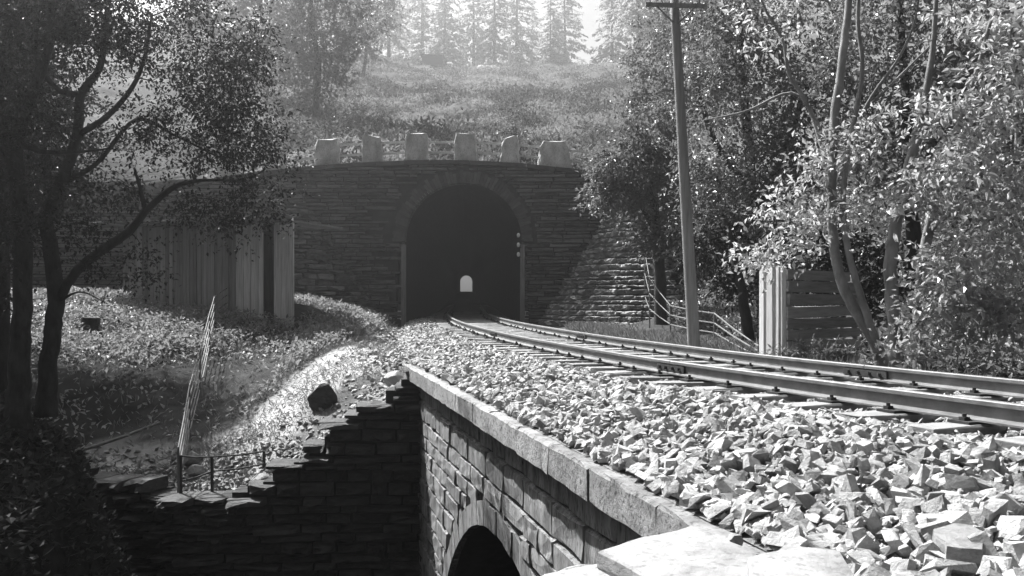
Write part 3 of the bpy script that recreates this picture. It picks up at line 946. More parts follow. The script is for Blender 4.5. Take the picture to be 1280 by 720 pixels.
for k in range(len(HULLS)):
    ii = np.array([i for i in np.nonzero(kind == k)[0] if i not in near])
    V, Fa = HULLS[k]
    W = np.einsum('nij,vj->nvi', rot[ii], V) * size[ii][:, None, None] + pos[ii][:, None, :]
    FF.append((Fa[None] + (np.arange(len(ii)) * len(V))[:, None, None] + base).reshape(-1, 3)); VV.append(W.reshape(-1, 3)); base += len(ii) * len(V)
o = link('loose_stones', mesh_np('loose_stones', np.concatenate(VV), np.concatenate(FF)), ballast, (0, 0, 0), M['ballast'])
tag(o, kind='stuff')

VV = []; FF = []; base = 0
rr_ = randrot(len(rubble_pos), .5)
for i in range(len(rubble_pos)):
    V, Fa = HULLS[i % len(HULLS)]
    VV.append(rubble_size[i] * (V @ rr_[i].T) + rubble_pos[i]); FF.append(Fa + base); base += len(V)
o = link('slope_rubble', mesh_np('slope_rubble', np.concatenate(VV), np.concatenate(FF)), None, (0, 0, 0), M['rubble'])
tag(o, 'broken stone rubble along the top of the wing wall', 'rubble', kind='stuff')

# ------------------------------------------------------------------ pale slabs in the foreground
def G(px, py, z): d = F * -z / (py - HOR); return ((px - 640) / F * d, d, z)
def slab(outline, z, thick, label, seed, tilt=(0, 0)):
    random.seed(seed)
    pts = []
    n = len(outline)
    for i in range(n):
        a = np.array(G(*outline[i], z)); b = np.array(G(*outline[(i + 1) % n], z))
        for t in (0, .33, .66):
            p = a + (b - a) * t
            L_ = np.linalg.norm(b - a)
            p = p + np.array([random.uniform(-1, 1), random.uniform(-1, 1), 0]) * min(.02, L_ * .06) * (1 if t else .5)
            pts.append(p)
    c = np.mean(pts, axis=0)
    bm = bmesh.new()
    def ring(sc, dz, jz):
        vs = []
        for p in pts:
            v = c + (p - c) * sc; v = v + np.array([0, 0, dz + random.uniform(-jz, jz) + (v[0] - c[0]) * tilt[0] + (v[1] - c[1]) * tilt[1]])
            vs.append(bm.verts.new(v - c))
        return vs
    rings = [ring(.96, -thick, .008), ring(1.0, -thick * .6, .01), ring(.99, -.014, .006), ring(.955, 0, .004)]
    m_ = len(pts)
    for r0, r1 in zip(rings[:-1], rings[1:]):
        for i in range(m_): bm.faces.new((r0[i], r0[(i + 1) % m_], r1[(i + 1) % m_], r1[i]))
    bm.faces.new(rings[-1]); bm.faces.new(rings[0][::-1])
    bmesh.ops.recalc_face_normals(bm, faces=bm.faces)
    me_ = bpy.data.meshes.new('flat_stone'); bm.to_mesh(me_); bm.free()
    o = link('flat_stone', me_, None, c, M['slab'])
    return tag(o, label, 'flat stone', 'pale slabs at the near end of the bridge')
slab([(748, 686), (800, 671), (862, 660), (905, 672), (950, 694), (985, 716), (960, 760), (850, 745)], -.86, .085, 'large flat pale slab lying at the near end of the bridge coping', 1, (0.02, .03))
slab([(668, 722), (705, 708), (760, 700), (860, 716), (900, 770), (700, 790)], -.93, .09, 'pale slab at the bottom edge of the picture under the large slab', 2)
slab([(935, 702), (985, 684), (1048, 690), (1075, 722), (1030, 770), (950, 760)], -.84, .08, 'blunt pale slab at the bottom edge among the ballast', 3, (-.05, .06))
slab([(850, 662), (885, 655), (930, 668), (905, 680), (868, 676)], -.88, .05, 'small flat slab tucked behind the large slab below the coping end', 4)
slab([(1165, 664), (1205, 655), (1240, 668), (1228, 684), (1185, 682)], -.87, .07, 'flat stone slab lying on the ballast near the bottom right corner', 6, (-.04, .08))
# masonry under the slabs: the near end of the abutment
random.seed(31)
ab = empty('abutment', (1.4, 3.2, -3), 'pale stone abutment end under the loose foreground slabs', 'abutment')
for k, (a, b, z0, z1) in enumerate([((.35, 2.3), (1.5, 3.85), -1.32, -1.14), ((.25, 2.2), (1.5, 3.9), -1.7, -1.33), ((.2, 2.1), (1.5, 4.0), -2.1, -1.71), ((.15, 2.0), (1.5, 4.1), -2.6, -2.11)]):
    m_ = MB(); m_.box(((a[0] + b[0]) / 2, (a[1] + b[1]) / 2, (z0 + z1) / 2), (b[0] - a[0], b[1] - a[1], z1 - z0), None, .03)
    m_.build('stone_block', M['coping'], ab, ((a[0] + b[0]) / 2, (a[1] + b[1]) / 2, z0))
exec_marker = True

# ------------------------------------------------------------------ utility pole
pb = P(868, 440, 16.0); pt = P(842, -14, 16.0)
pole = empty('utility_pole', pb, 'tall leaning timber utility pole standing behind the rails, right of the tunnel', 'utility pole')
m_ = MB(); k = 12
m_.tube([pb + (pt - pb) * (t - .06) for t in np.linspace(0, 1.06, k)], [.115 - .04 * i / (k - 1) for i in range(k)], 14)
m_.build('shaft', M['pole'], pole, pb, True)
ca = pb + (pt - pb) * .948
m_ = MB(); m_.box(ca + Vector((0, -.12, 0)), (1.05, .07, .065), Matrix.Rotation(.03, 3, 'Y')); arm = m_.build('crossarm', M['pole'], pole, ca)
for s in (-1, 1):
    m_ = MB(); m_.tube([ca + Vector((s * .34, -.18, -.03)), ca + Vector((s * .03, -.14, -.32))], .014, 5); m_.build('brace', M['iron'], pole, ca)
    for q in (.2, .45):
        b = ca + Vector((s * q, -.12, .05)); m_ = MB(); m_.tube([b, b + Vector((0, 0, .08)), b + Vector((0, 0, .13)), b + Vector((0, 0, .17))], [.015, .04, .045, .02], 8)
        m_.build('insulator', M['porcelain'], arm, b, True)

# ------------------------------------------------------------------ plank shed
random.seed(3)
A = P(155, 388, 30.6); B = P(368, 377, 24.5)
A.z = tz(A.x, A.y) - .1; B.z = tz(B.x, B.y) - .05
ux = Vector((B.x - A.x, B.y - A.y, 0)); W = ux.length; ux.normalize()
sn = Vector((ux.y, -ux.x, 0))                      # towards the camera
if sn.y > 0: sn = -sn
shed = empty('plank_shed', (A + B) / 2, 'weathered vertical plank shed with a dark doorway, left of the tunnel', 'shed')
def shed_z(t): return A.z + (B.z - A.z) * t / W
def shed_top(t): return 2.37 - .36 * t / W
t = 0
drx0, drx1 = W * .845, W * .905
rotm = Matrix((ux, -sn, Vector((0, 0, 1)))).transposed()
while t < W:
    w = random.uniform(.15, .24)
    if drx0 - .05 < t + w / 2 < drx1:
        t = drx1; continue
    pale = t > W * .70  # sunlight on the right-end boards is put into their colour
    zb = shed_z(t) - .1 + random.uniform(-.02, .05); zt = shed_top(t) + random.uniform(-.06, .05)
    c = Vector((A.x, A.y, (zb + zt) / 2)) + ux * (t + w / 2) + sn * random.uniform(0, .035)
    m_ = MB(); m_.box(c, (w - .012, .028, zt - zb), rotm @ Matrix.Rotation(random.uniform(-.008, .008), 3, 'Y'), .006)
    m_.build('plank', M['sunlit_pale_plank'] if pale else M['plank'], shed, c)
    t += w
# side and back walls, roof boards
bkv = Vector((-.27, 1, 0))
def shed_pt(t, back, z): return Vector((A.x, A.y, z)) + ux * t + bkv * back
for t_, dep in ((0.02, 2.4), (W - .03, 1.6)):
    q = .05
    while q < dep:
        w = random.uniform(.16, .24); c = shed_pt(t_, q + w / 2, .9)
        m_ = MB(); m_.box(c, (w - .012, .028, 2.7 + (dep - q) * -.06), Matrix.Rotation(math.atan2(bkv.y, bkv.x), 3, 'Z'), .005); m_.build('plank', M['plank'], shed, c); q += w
m_ = MB(); c = shed_pt(W / 2, 2.3, .9); m_.box(c, (W, .05, 2.6), rotm); m_.build('back_wall', M['plank'], shed, c)
t = -.25
while t < W + .15:
    w = .36; c = shed_pt(t + w / 2, 1.05, shed_top(t) + .10)
    m_ = MB(); m_.box(c, (w - .015, 2.75, .035), rotm @ Matrix.Rotation(-.05, 3, 'X'), .006); m_.build('roof_board', M['plank'], shed, c); t += w

# ------------------------------------------------------------------ iron fence running up the left slope
def pipe_fence(name, label, posts, rails_h, height, mater, r=.018, sub=1, parent_extra=None):
    """posts: world points at ground; rails between neighbouring posts"""
    root = empty(name, posts[0], label, 'fence')
    for p, hh in zip(posts, height):
        m_ = MB(); m_.tube([p - Vector((0, 0, .2)), p + Vector((0, 0, hh))], r * 1.35, 6); m_.build('post', mater, root, p)
    for a, b, ha, hb in zip(posts[:-1], posts[1:], height[:-1], height[1:]):
        for f in rails_h:
            pa = a + Vector((0, 0, ha * f)); pb_ = b + Vector((0, 0, hb * f))
            mid = (pa + pb_) / 2 + Vector((0, 0, -.02))
            m_ = MB(); m_.tube([pa, mid, pb_], r * .8, 5); m_.build('rail_bar', mater, root, pa)
    return root
fp = []
for px, py, d in ((223, 642, 15.45), (237, 575, 17.6), (250, 515, 20.2), (262, 462, 23.4), (268, 436, 25.0), (299, 396, 28.0)):
    v = P(px, py, d); v.z = max(v.z, tz(v.x, v.y) - .02); fp.append(v)
pipe_fence('iron_fence', 'thin iron rail fence climbing the shaded slope towards the plank shed', fp, (.18, .38, .58, .79, .99), [1.05, 1.08, 1.1, 1.0, 1.0, 1.05], M['iron'], .015)
fq = [P(226, 641, 15.35), P(265, 612, 15.5), P(330, 600, 15.9)]
pipe_fence('iron_railing', 'short two-post iron railing on top of the wing wall corner', fq, (.55, .99), [.96, .56, .5], M['dark_iron'], .02)

# right-hand fence going down beside the pole
fr = [P(806, 416, 29.0), P(812, 418, 26.0), P(838, 425, 22.5), P(893, 436, 18.5), P(948, 456, 14.6)]
hh = [2.6, 1.6, .85, .72, .30]
pipe_fence('wire_fence', 'thin railed fence sloping down behind the utility pole beside the revetment', fr, (.45, .72, .99), hh, M['iron'], .016)

# ------------------------------------------------------------------ gate posts and plank wall on the right
random.seed(9)
for px0, px1, yt, lab in ((950, 957, 333, 'left pale gate post board by the plank wall'), (959, 968, 331, 'second pale gate post board by the plank wall, slightly taller'),
                          (971, 975, 334, 'narrow pale upright between the gate post boards and plank wall'), (977, 981, 336, 'rightmost narrow pale upright at the end of the plank wall')):
    d = 14.0; a = P(px0, 452, d); b = P(px1, yt, d); w = b.x - a.x
    c = Vector(((a.x + b.x) / 2, d, a.z)); z0, z1 = tz(c.x, d) - .05, b.z
    m_ = MB(); m_.box((c.x, d, (z0 + z1) / 2), (w * 1.3, .05, z1 - z0), Matrix.Rotation(-1.2, 3, 'Z'), .005)
    # weathered, chamfered head
    m_.box((c.x, d, z1 + .012), (w, .035, .022), Matrix.Rotation(-1.2, 3, 'Z'), .004)
    o = m_.build('gate_post', M['white_board'], None, (c.x, d, z0)); tag(o, lab, 'post', 'pale upright boards by the plank wall')
pw = empty('plank_screen', P(1025, 450, 14.8), 'low dark wall of horizontal planks behind the leaning tree stems', 'plank wall')
a = P(984, 450, 14.3); b = P(1074, 448, 15.4)
z = -1.05
uxx = Vector((b.x - a.x, b.y - a.y, 0)); Lw = uxx.length; uxx.normalize(); nn_ = Vector((uxx.y, -uxx.x, 0))
rotp = Matrix((uxx, -nn_, Vector((0, 0, 1)))).transposed()
i = 0
while z < .42:
    h = random.uniform(.17, .21); L_ = Lw - max(0, z) * .9
    c = Vector((a.x, a.y, z + h / 2)) + uxx * L_ / 2 + nn_ * random.uniform(-.02, .03)
    m_ = MB(); m_.box(c, (L_, .045, h - .022), rotp @ Matrix.Rotation(random.uniform(-.012, .012), 3, 'Y'), .008); m_.build('plank', M['hplank'], pw, c); z += h
for q in (.05, Lw - .1):
    c = Vector((a.x, a.y, -.35)) + uxx * q - nn_ * .08; m_ = MB(); m_.box(c, (.12, .12, 1.5), rotp, .006); m_.build('post', M['hplank'], pw, c)

# ------------------------------------------------------------------ leaves, trees
def leaf_mesh(name, pos, dirs, nrm, L, Wd, fold=.18):
    """one folded four-cornered leaf per row"""
    dirs = dirs / np.linalg.norm(dirs, axis=1, keepdims=True)
    side = np.cross(nrm, dirs); side /= np.maximum(1e-6, np.linalg.norm(side, axis=1, keepdims=True))
    up = np.cross(dirs, side)
    L = np.asarray(L)[:, None]; Wd = np.asarray(Wd)[:, None]
    base = pos; tip = pos + dirs * L - up * L * .12
    mid = pos + dirs * L * .45
    l_ = mid + side * Wd * .5 + up * Wd * fold; r_ = mid - side * Wd * .5 + up * Wd * fold
    n = len(pos); V = np.stack([base, l_, tip, r_], 1).reshape(-1, 3)
    a = np.arange(n) * 4
    Fa = np.concatenate([np.stack([a, a + 2, a + 1], 1), np.stack([a, a + 3, a + 2], 1)])
    return mesh_np(name, V, Fa)
def unit(n, r):
    v = r.normal(size=(n, 3)); return v / np.linalg.norm(v, axis=1, keepdims=True)
def spray(centres, cr, per, L, r, droop=.25, flat=.55, upb=.9, face=(0, 0, 1)):
    """twigs with leaves around each cluster centre"""
    tw = 5; n = len(centres)
    c = np.repeat(centres, tw, 0); d = unit(n * tw, r); d[:, 2] *= flat; d[:, 2] -= droop * .4
    d /= np.linalg.norm(d, axis=1, keepdims=True)
    k = max(1, per // tw)
    c2 = np.repeat(c, k, 0); d2 = np.repeat(d, k, 0); m = len(c2)
    t = r.uniform(.08, 1, m)[:, None]
    p = c2 + d2 * t * cr * r.uniform(.7, 1.3, m)[:, None] + r.normal(0, cr * .09, (m, 3)); p[:, 2] -= (t[:, 0] ** 2) * droop * cr
    side = unit(m, r); ld = d2 * .7 + side * .8; ld[:, 2] -= droop * .5
    nr = unit(m, r) * (1 - upb * .5) + np.array(face) * upb
    LL = L * r.uniform(.6, 1.25, m)
    return p, ld, nr, LL
def make_tree(name, label, cat, stems, blobs, mats, seed, leafL=.09, per=45, cr=.42, group=None, base=None, twig_r=.012, wratio=.55, droop=.25, nth=8, face=(0, 0, 1), twig_scale=1.0):
    """stems: list of [(px,py,d,r)...] ; blobs: (px,py,d,rx_m,ry_m,rz_m,n)"""
    r = np.random.default_rng(seed); rnd = random.Random(seed)
    bark, leaf = mats
    b0 = stems[0][0]; origin = P(b0[0], b0[1], b0[2]) if base is None else base
    root = empty(name, origin, label, cat, group)
    nodes = []; nrad = []
    tm = MB()
    for si, st in enumerate(stems):
        pts = [(*P(a[0], a[1], a[2]), a[3]) for a in st]
        c = catmull(pts, 6)
        jit = r.normal(0, 1, (len(c), 3)) * (c[:, 3:4] * .07)
        jit[0] = 0
        q = c[:, :3] + jit
        tm.tube([Vector(v) for v in q], list(np.maximum(c[:, 3], .004)), nth if si == 0 else max(5, nth - 2))
        nodes += list(q); nrad += list(c[:, 3])
    cents = []
    for (px, py, d, rx, ry, rz, n) in blobs:
        c0 = np.array(P(px, py, d)); u = unit(n, r) * (r.uniform(.15, 1, n) ** .42)[:, None]
        cents.append(c0 + u * np.array([rx, ry, rz]))
    cents = np.concatenate(cents)
    N_ = np.array(nodes); Rr = np.array(nrad)
    D = np.min(np.linalg.norm(cents[:, None] - N_[None], axis=2), axis=1)
    order = np.argsort(D)
    bm_ = tm
    nodes = [np.array(v) for v in N_]; nrad = list(Rr)
    arr = np.zeros((len(nodes) + len(cents) * 4, 3)); arr[:len(nodes)] = N_; cnt = len(nodes)
    rad = np.zeros(len(arr)); rad[:cnt] = Rr
    for ci in order:
        c = cents[ci]
        dd = np.linalg.norm(arr[:cnt] - c, axis=1) + .5 * np.maximum(0, arr[:cnt, 2] - c[2])
        j = int(np.argmin(dd)); a = arr[j]; ln = np.linalg.norm(c - a)
        ra = min(rad[j] * .75, (.006 + .009 * ln) * twig_scale * 1.4); 
        m1 = a + (c - a) * .35 + r.normal(0, .09, 3) * ln + np.array([0, 0, .06 * ln]); m2 = a + (c - a) * .7 + r.normal(0, .07, 3) * ln
        bm_.tube([Vector(a), Vector(m1), Vector(m2), Vector(c)], [max(ra, .004), max(ra * .8, .0035), max(ra * .6, .003), .003], 4, False)
        for v, w in ((m1, .8), (m2, .6), (c, .45)):
            arr[cnt] = v; rad[cnt] = max(.004, ra * w); cnt += 1
    link('trunk', bm_.mesh('trunk', True, origin), root, origin, bark)
    p, ld, nr, LL = spray(cents, cr, per, leafL, r, droop, face=face)
    keep = r.uniform(size=len(p)) < .95
    p, ld, nr, LL = p[keep], ld[keep], nr[keep], LL[keep]
    me_ = leaf_mesh('crown', p - np.array(origin), ld, nr, LL, LL * wratio)
    cr_o = link('crown', me_, root, origin, leaf)
    return root

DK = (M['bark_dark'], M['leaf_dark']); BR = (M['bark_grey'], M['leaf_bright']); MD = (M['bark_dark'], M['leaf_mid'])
# near left trees on the bank
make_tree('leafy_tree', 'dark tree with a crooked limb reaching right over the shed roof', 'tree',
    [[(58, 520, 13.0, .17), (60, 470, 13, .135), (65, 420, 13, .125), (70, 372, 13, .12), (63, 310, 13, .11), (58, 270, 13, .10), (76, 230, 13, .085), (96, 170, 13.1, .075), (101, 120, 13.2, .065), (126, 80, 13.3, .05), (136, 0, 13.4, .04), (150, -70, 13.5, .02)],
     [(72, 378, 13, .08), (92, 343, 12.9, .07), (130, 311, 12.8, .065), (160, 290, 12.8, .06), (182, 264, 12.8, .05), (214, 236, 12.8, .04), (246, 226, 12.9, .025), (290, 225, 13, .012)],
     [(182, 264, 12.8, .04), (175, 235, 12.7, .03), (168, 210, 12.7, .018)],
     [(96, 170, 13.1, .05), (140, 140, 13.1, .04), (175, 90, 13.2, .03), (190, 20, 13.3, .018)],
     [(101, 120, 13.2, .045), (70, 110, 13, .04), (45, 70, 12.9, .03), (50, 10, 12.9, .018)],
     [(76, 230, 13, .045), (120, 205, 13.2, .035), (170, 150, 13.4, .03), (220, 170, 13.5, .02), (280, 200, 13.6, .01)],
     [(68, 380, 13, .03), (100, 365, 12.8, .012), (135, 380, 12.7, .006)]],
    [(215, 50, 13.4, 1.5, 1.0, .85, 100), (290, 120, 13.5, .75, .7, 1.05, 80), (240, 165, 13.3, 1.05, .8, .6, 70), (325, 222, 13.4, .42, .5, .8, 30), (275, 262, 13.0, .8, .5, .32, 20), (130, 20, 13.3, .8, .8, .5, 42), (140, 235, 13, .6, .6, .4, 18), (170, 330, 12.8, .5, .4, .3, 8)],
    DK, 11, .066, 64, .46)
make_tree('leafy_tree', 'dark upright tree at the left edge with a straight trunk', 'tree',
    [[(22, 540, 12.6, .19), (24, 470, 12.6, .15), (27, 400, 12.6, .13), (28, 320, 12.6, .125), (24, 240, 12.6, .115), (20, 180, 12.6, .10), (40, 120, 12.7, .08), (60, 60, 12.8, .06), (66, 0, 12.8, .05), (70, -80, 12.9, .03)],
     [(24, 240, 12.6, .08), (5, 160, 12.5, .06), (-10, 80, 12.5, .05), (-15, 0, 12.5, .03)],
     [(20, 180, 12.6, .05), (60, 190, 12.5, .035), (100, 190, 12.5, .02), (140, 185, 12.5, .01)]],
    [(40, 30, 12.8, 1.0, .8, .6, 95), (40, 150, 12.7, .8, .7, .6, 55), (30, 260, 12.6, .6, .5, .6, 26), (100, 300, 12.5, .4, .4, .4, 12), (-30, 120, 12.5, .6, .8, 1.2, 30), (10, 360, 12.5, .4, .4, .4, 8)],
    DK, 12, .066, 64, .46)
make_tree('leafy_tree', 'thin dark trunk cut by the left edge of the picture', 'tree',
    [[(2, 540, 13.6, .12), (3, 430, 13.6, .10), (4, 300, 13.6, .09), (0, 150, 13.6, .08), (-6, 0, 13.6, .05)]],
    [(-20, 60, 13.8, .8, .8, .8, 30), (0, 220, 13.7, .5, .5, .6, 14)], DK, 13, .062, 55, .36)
# trees further left with crowns added to shade the slope and block sky light
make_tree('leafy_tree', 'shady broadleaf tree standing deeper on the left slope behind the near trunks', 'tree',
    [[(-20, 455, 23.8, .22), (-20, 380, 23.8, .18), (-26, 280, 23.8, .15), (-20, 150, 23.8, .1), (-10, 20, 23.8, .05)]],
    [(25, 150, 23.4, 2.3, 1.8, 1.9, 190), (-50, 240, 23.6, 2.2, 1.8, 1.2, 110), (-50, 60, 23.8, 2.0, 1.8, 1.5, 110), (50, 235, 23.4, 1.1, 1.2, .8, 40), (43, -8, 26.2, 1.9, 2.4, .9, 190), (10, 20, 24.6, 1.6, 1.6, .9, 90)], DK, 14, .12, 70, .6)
make_tree('leafy_tree', 'unseen broadleaf tree added wholly left of the picture to shade the dark bank', 'tree',
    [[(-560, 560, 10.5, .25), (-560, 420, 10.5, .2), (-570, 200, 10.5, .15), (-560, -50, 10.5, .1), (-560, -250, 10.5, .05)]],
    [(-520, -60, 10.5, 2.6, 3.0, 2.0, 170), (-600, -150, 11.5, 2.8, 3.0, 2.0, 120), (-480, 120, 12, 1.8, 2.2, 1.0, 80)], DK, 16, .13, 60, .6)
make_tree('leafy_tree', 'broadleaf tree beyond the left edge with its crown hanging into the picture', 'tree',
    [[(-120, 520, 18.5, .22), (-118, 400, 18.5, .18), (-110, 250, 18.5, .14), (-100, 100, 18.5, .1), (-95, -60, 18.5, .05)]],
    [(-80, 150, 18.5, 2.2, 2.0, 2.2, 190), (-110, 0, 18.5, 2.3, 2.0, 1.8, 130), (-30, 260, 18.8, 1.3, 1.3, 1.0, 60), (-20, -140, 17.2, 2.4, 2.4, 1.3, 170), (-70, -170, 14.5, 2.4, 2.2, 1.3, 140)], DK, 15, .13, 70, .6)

# right-hand trees
make_tree('leafy_tree', 'slender tree with two curved pale-edged stems beside the plank wall', 'tree',
    [[(1106, 475, 12.2, 0.117), (1100, 445, 12.2, 0.094), (1086, 415, 12.2, 0.078), (1062, 375, 12.2, 0.074), (1047, 335, 12.2, 0.070), (1041, 285, 12.2, 0.066), (1040, 220, 12.2, 0.066), (1043, 150, 12.3, 0.062), (1052, 80, 12.4, 0.055), (1061, 0, 12.5, 0.047), (1066, -70, 12.6, 0.023)],
     [(1100, 445, 12.2, 0.062), (1086, 400, 12.1, 0.055), (1070, 350, 12.1, 0.047), (1058, 300, 12.1, 0.043), (1054, 240, 12.1, 0.039), (1064, 170, 12.1, 0.035), (1078, 90, 12.2, 0.031), (1072, 20, 12.2, 0.027), (1080, -60, 12.2, 0.016)],
     [(1018, 148, 12.2, 0.023), (1002, 118, 12.1, 0.027), (986, 92, 12.1, 0.023), (978, 50, 12.1, 0.020), (955, 8, 12.1, 0.016), (940, -40, 12, 0.008)],
     [(1041, 190, 12.2, 0.031), (1030, 165, 12.2, 0.027), (1018, 148, 12.2, 0.023)],
     [(1040, 230, 12.2, 0.023), (1000, 120, 12.8, 0.023), (930, 140, 13, 0.016), (880, 150, 13.2, 0.008)],
     [(1064, 170, 12.1, 0.027), (1090, 120, 12, 0.023), (1125, 70, 11.9, 0.020), (1145, 20, 11.9, 0.016), (1152, -50, 11.9, 0.008)],
     [(1078, 140, 12.1, 0.023), (1110, 110, 12, 0.020), (1150, 70, 11.9, 0.014), (1190, 30, 11.8, 0.008)]],
    [(1075, 165, 11.9, .45, .4, .25, 12), (1025, 190, 12, .45, .4, .25, 12), (975, 285, 12.6, .55, .5, .45, 30), (945, 318, 13.0, .25, .3, .22, 9), (1060, 265, 11.9, .5, .4, .2, 8), (1000, 230, 12.5, .5, .5, .35, 14), (960, 40, 12.4, .5, .5, .5, 8)],
    BR, 21, .10, 24, .42, wratio=.5, face=(-.5, -.45, .65))
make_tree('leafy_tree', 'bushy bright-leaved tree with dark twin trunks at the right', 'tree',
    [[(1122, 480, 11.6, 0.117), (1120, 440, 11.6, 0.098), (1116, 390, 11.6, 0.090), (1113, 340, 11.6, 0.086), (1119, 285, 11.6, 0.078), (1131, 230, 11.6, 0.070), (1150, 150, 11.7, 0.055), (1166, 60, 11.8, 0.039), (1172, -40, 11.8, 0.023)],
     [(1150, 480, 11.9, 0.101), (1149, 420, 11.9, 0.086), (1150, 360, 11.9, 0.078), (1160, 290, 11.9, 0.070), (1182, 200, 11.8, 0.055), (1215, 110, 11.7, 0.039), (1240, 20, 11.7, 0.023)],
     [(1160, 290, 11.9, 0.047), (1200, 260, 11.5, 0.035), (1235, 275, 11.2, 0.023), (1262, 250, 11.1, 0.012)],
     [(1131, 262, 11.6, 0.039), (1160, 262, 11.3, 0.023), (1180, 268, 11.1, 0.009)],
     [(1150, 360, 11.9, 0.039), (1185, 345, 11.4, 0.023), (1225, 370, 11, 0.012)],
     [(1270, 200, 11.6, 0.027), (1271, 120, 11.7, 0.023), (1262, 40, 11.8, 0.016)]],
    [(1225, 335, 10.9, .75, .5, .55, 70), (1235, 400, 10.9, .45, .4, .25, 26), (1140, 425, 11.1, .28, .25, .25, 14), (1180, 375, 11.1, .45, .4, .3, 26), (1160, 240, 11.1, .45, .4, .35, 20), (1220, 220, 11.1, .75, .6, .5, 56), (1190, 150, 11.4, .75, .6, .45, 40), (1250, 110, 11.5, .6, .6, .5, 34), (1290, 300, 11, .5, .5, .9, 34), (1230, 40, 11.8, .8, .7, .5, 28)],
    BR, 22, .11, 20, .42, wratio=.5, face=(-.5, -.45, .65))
make_tree('leafy_tree', 'mid-grey leafy tree behind the utility pole, filling the upper right slope', 'tree',
    [[(955, 420, 21, .2), (950, 330, 21, .17), (940, 230, 21, .14), (930, 120, 21, .1), (925, 20, 21, .05)], [(945, 260, 21, .1), (985, 180, 20.6, .08), (1010, 90, 20.4, .05)], [(940, 240, 21, .1), (895, 180, 20.8, .07), (870, 110, 20.6, .04)]],
    [(900, 215, 20.4, 1.1, 1.0, 1.0, 80), (950, 120, 20.4, 1.6, 1.3, 1.3, 120), (900, 60, 21, 1.2, 1.2, 1.0, 70), (990, 210, 20, 1.0, 1.0, .9, 60), (930, 290, 20.2, 1.0, .8, .6, 50), (1010, 60, 20.6, 1.2, 1.0, 1.1, 60), (960, -10, 21, 2.0, 1.2, .9, 80)],
    (M['bark_dark'], M['leaf_mid']), 23, .125, 36, .55, face=(-.4, -.35, .7))
make_tree('leafy_tree', 'dense dark tree hanging over the right end of the portal', 'tree',
    [[(826, 420, 27, .2), (824, 330, 27, .17), (815, 250, 27, .14), (800, 170, 27, .08)], [(820, 290, 27, .09), (790, 240, 26.8, .06), (760, 215, 26.6, .03)]],
    [(790, 205, 26.6, 1.2, 1.1, .9, 90), (815, 160, 26.6, 1.1, 1.0, .8, 60), (770, 245, 26.6, .75, .8, .6, 45), (840, 250, 26.4, 1.2, 1.0, 1.1, 80), (820, 300, 26.6, .7, .7, .4, 30)],
    MD, 24, .15, 42, .5)
make_tree('leafy_tree', 'bright tree on the bank behind the twin trunks at far right', 'tree',
    [[(1150, 440, 18, .2), (1145, 330, 18, .16), (1135, 200, 18, .12), (1130, 80, 18, .08), (1120, -40, 18, .04)], [(1140, 250, 18, .08), (1180, 150, 18, .06), (1230, 60, 18, .03)]],
    [(1120, 60, 18, 1.6, 1.2, 1.2, 90), (1200, 130, 17.8, 1.3, 1.2, 1.2, 80), (1090, 200, 17.6, 1.0, 1.0, .8, 50), (1250, 220, 17.6, 1.2, 1.0, 1.4, 70), (1060, 110, 18.4, 1.0, 1.0, 1.0, 50), (1170, -20, 18.3, 2.2, 1.2, .8, 110), (1270, 60, 18, 1.0, 1.0, 1.2, 50)],
    MD, 25, .12, 36, .55, face=(-.4, -.35, .7))
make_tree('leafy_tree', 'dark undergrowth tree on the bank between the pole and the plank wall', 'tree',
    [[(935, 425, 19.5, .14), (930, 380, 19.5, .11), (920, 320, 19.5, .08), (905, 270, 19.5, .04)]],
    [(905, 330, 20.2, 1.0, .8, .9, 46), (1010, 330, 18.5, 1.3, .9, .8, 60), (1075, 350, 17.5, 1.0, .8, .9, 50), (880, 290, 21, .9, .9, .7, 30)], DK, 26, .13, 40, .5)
make_tree('leafy_tree', 'hazy broadleaf tree up the slope above the dark portal tree', 'tree',
    [[(850, 190, 42, .22), (850, 120, 42, .18), (845, 40, 42, .12), (840, -60, 42, .06)]],
    [(850, 60, 41.5, 2.6, 2.2, 2.4, 90), (820, 130, 41, 1.8, 1.6, 1.3, 50), (900, 120, 41, 2.2, 1.8, 1.6, 60), (900, 10, 42, 2.2, 1.8, 1.8, 50)], MD, 27, .24, 40, .85)
# hazy broadleaf trees on the slope left of centre
for i, (px, py, d, lab) in enumerate([(392, 205, 62, 'hazy broadleaf tree rising just behind the left guard stones'), (330, 215, 72, 'hazy tree partly hidden behind the dark left foliage'),
                                 (452, 150, 120, 'pale hazy tree at the left border of the open hillside'), (260, 200, 80, 'dim tall tree behind the crown of the crooked tree'), (370, 120, 135, 'faint pale tree high on the slope at upper left')]):
    s = F / d * (1 + d / 220); q_ = 1 + d / 220; b = P(px, py, d); b.z = tz(b.x, b.y); py = HOR - F * b.z / d
    st = [[(px, py + 3, d, .26), (px + 6, py - 3 * s, d, .2), (px - 4, py - 6 * s, d, .15), (px + 5, py - 9 * s, d, .09), (px, py - 12 * s, d, .04)]]
    bl = [(px - 10, py - 3.0 * s, d, 2.4 * q_, 2.0 * q_, 1.7 * q_, 65), (px + 8, py - 6 * s, d, 3.1 * q_, 2.8 * q_, 2.4 * q_, 110), (px - 8, py - 9.5 * s, d, 2.5 * q_, 2.3 * q_, 2.4 * q_, 80), (px + 2, py - 12 * s, d, 1.6 * q_, 1.6 * q_, 1.5 * q_, 30)]
    make_tree('leafy_tree', lab, 'tree', st, bl, MD, 40 + i, .26 * q_, 40, .9 * q_, base=b)

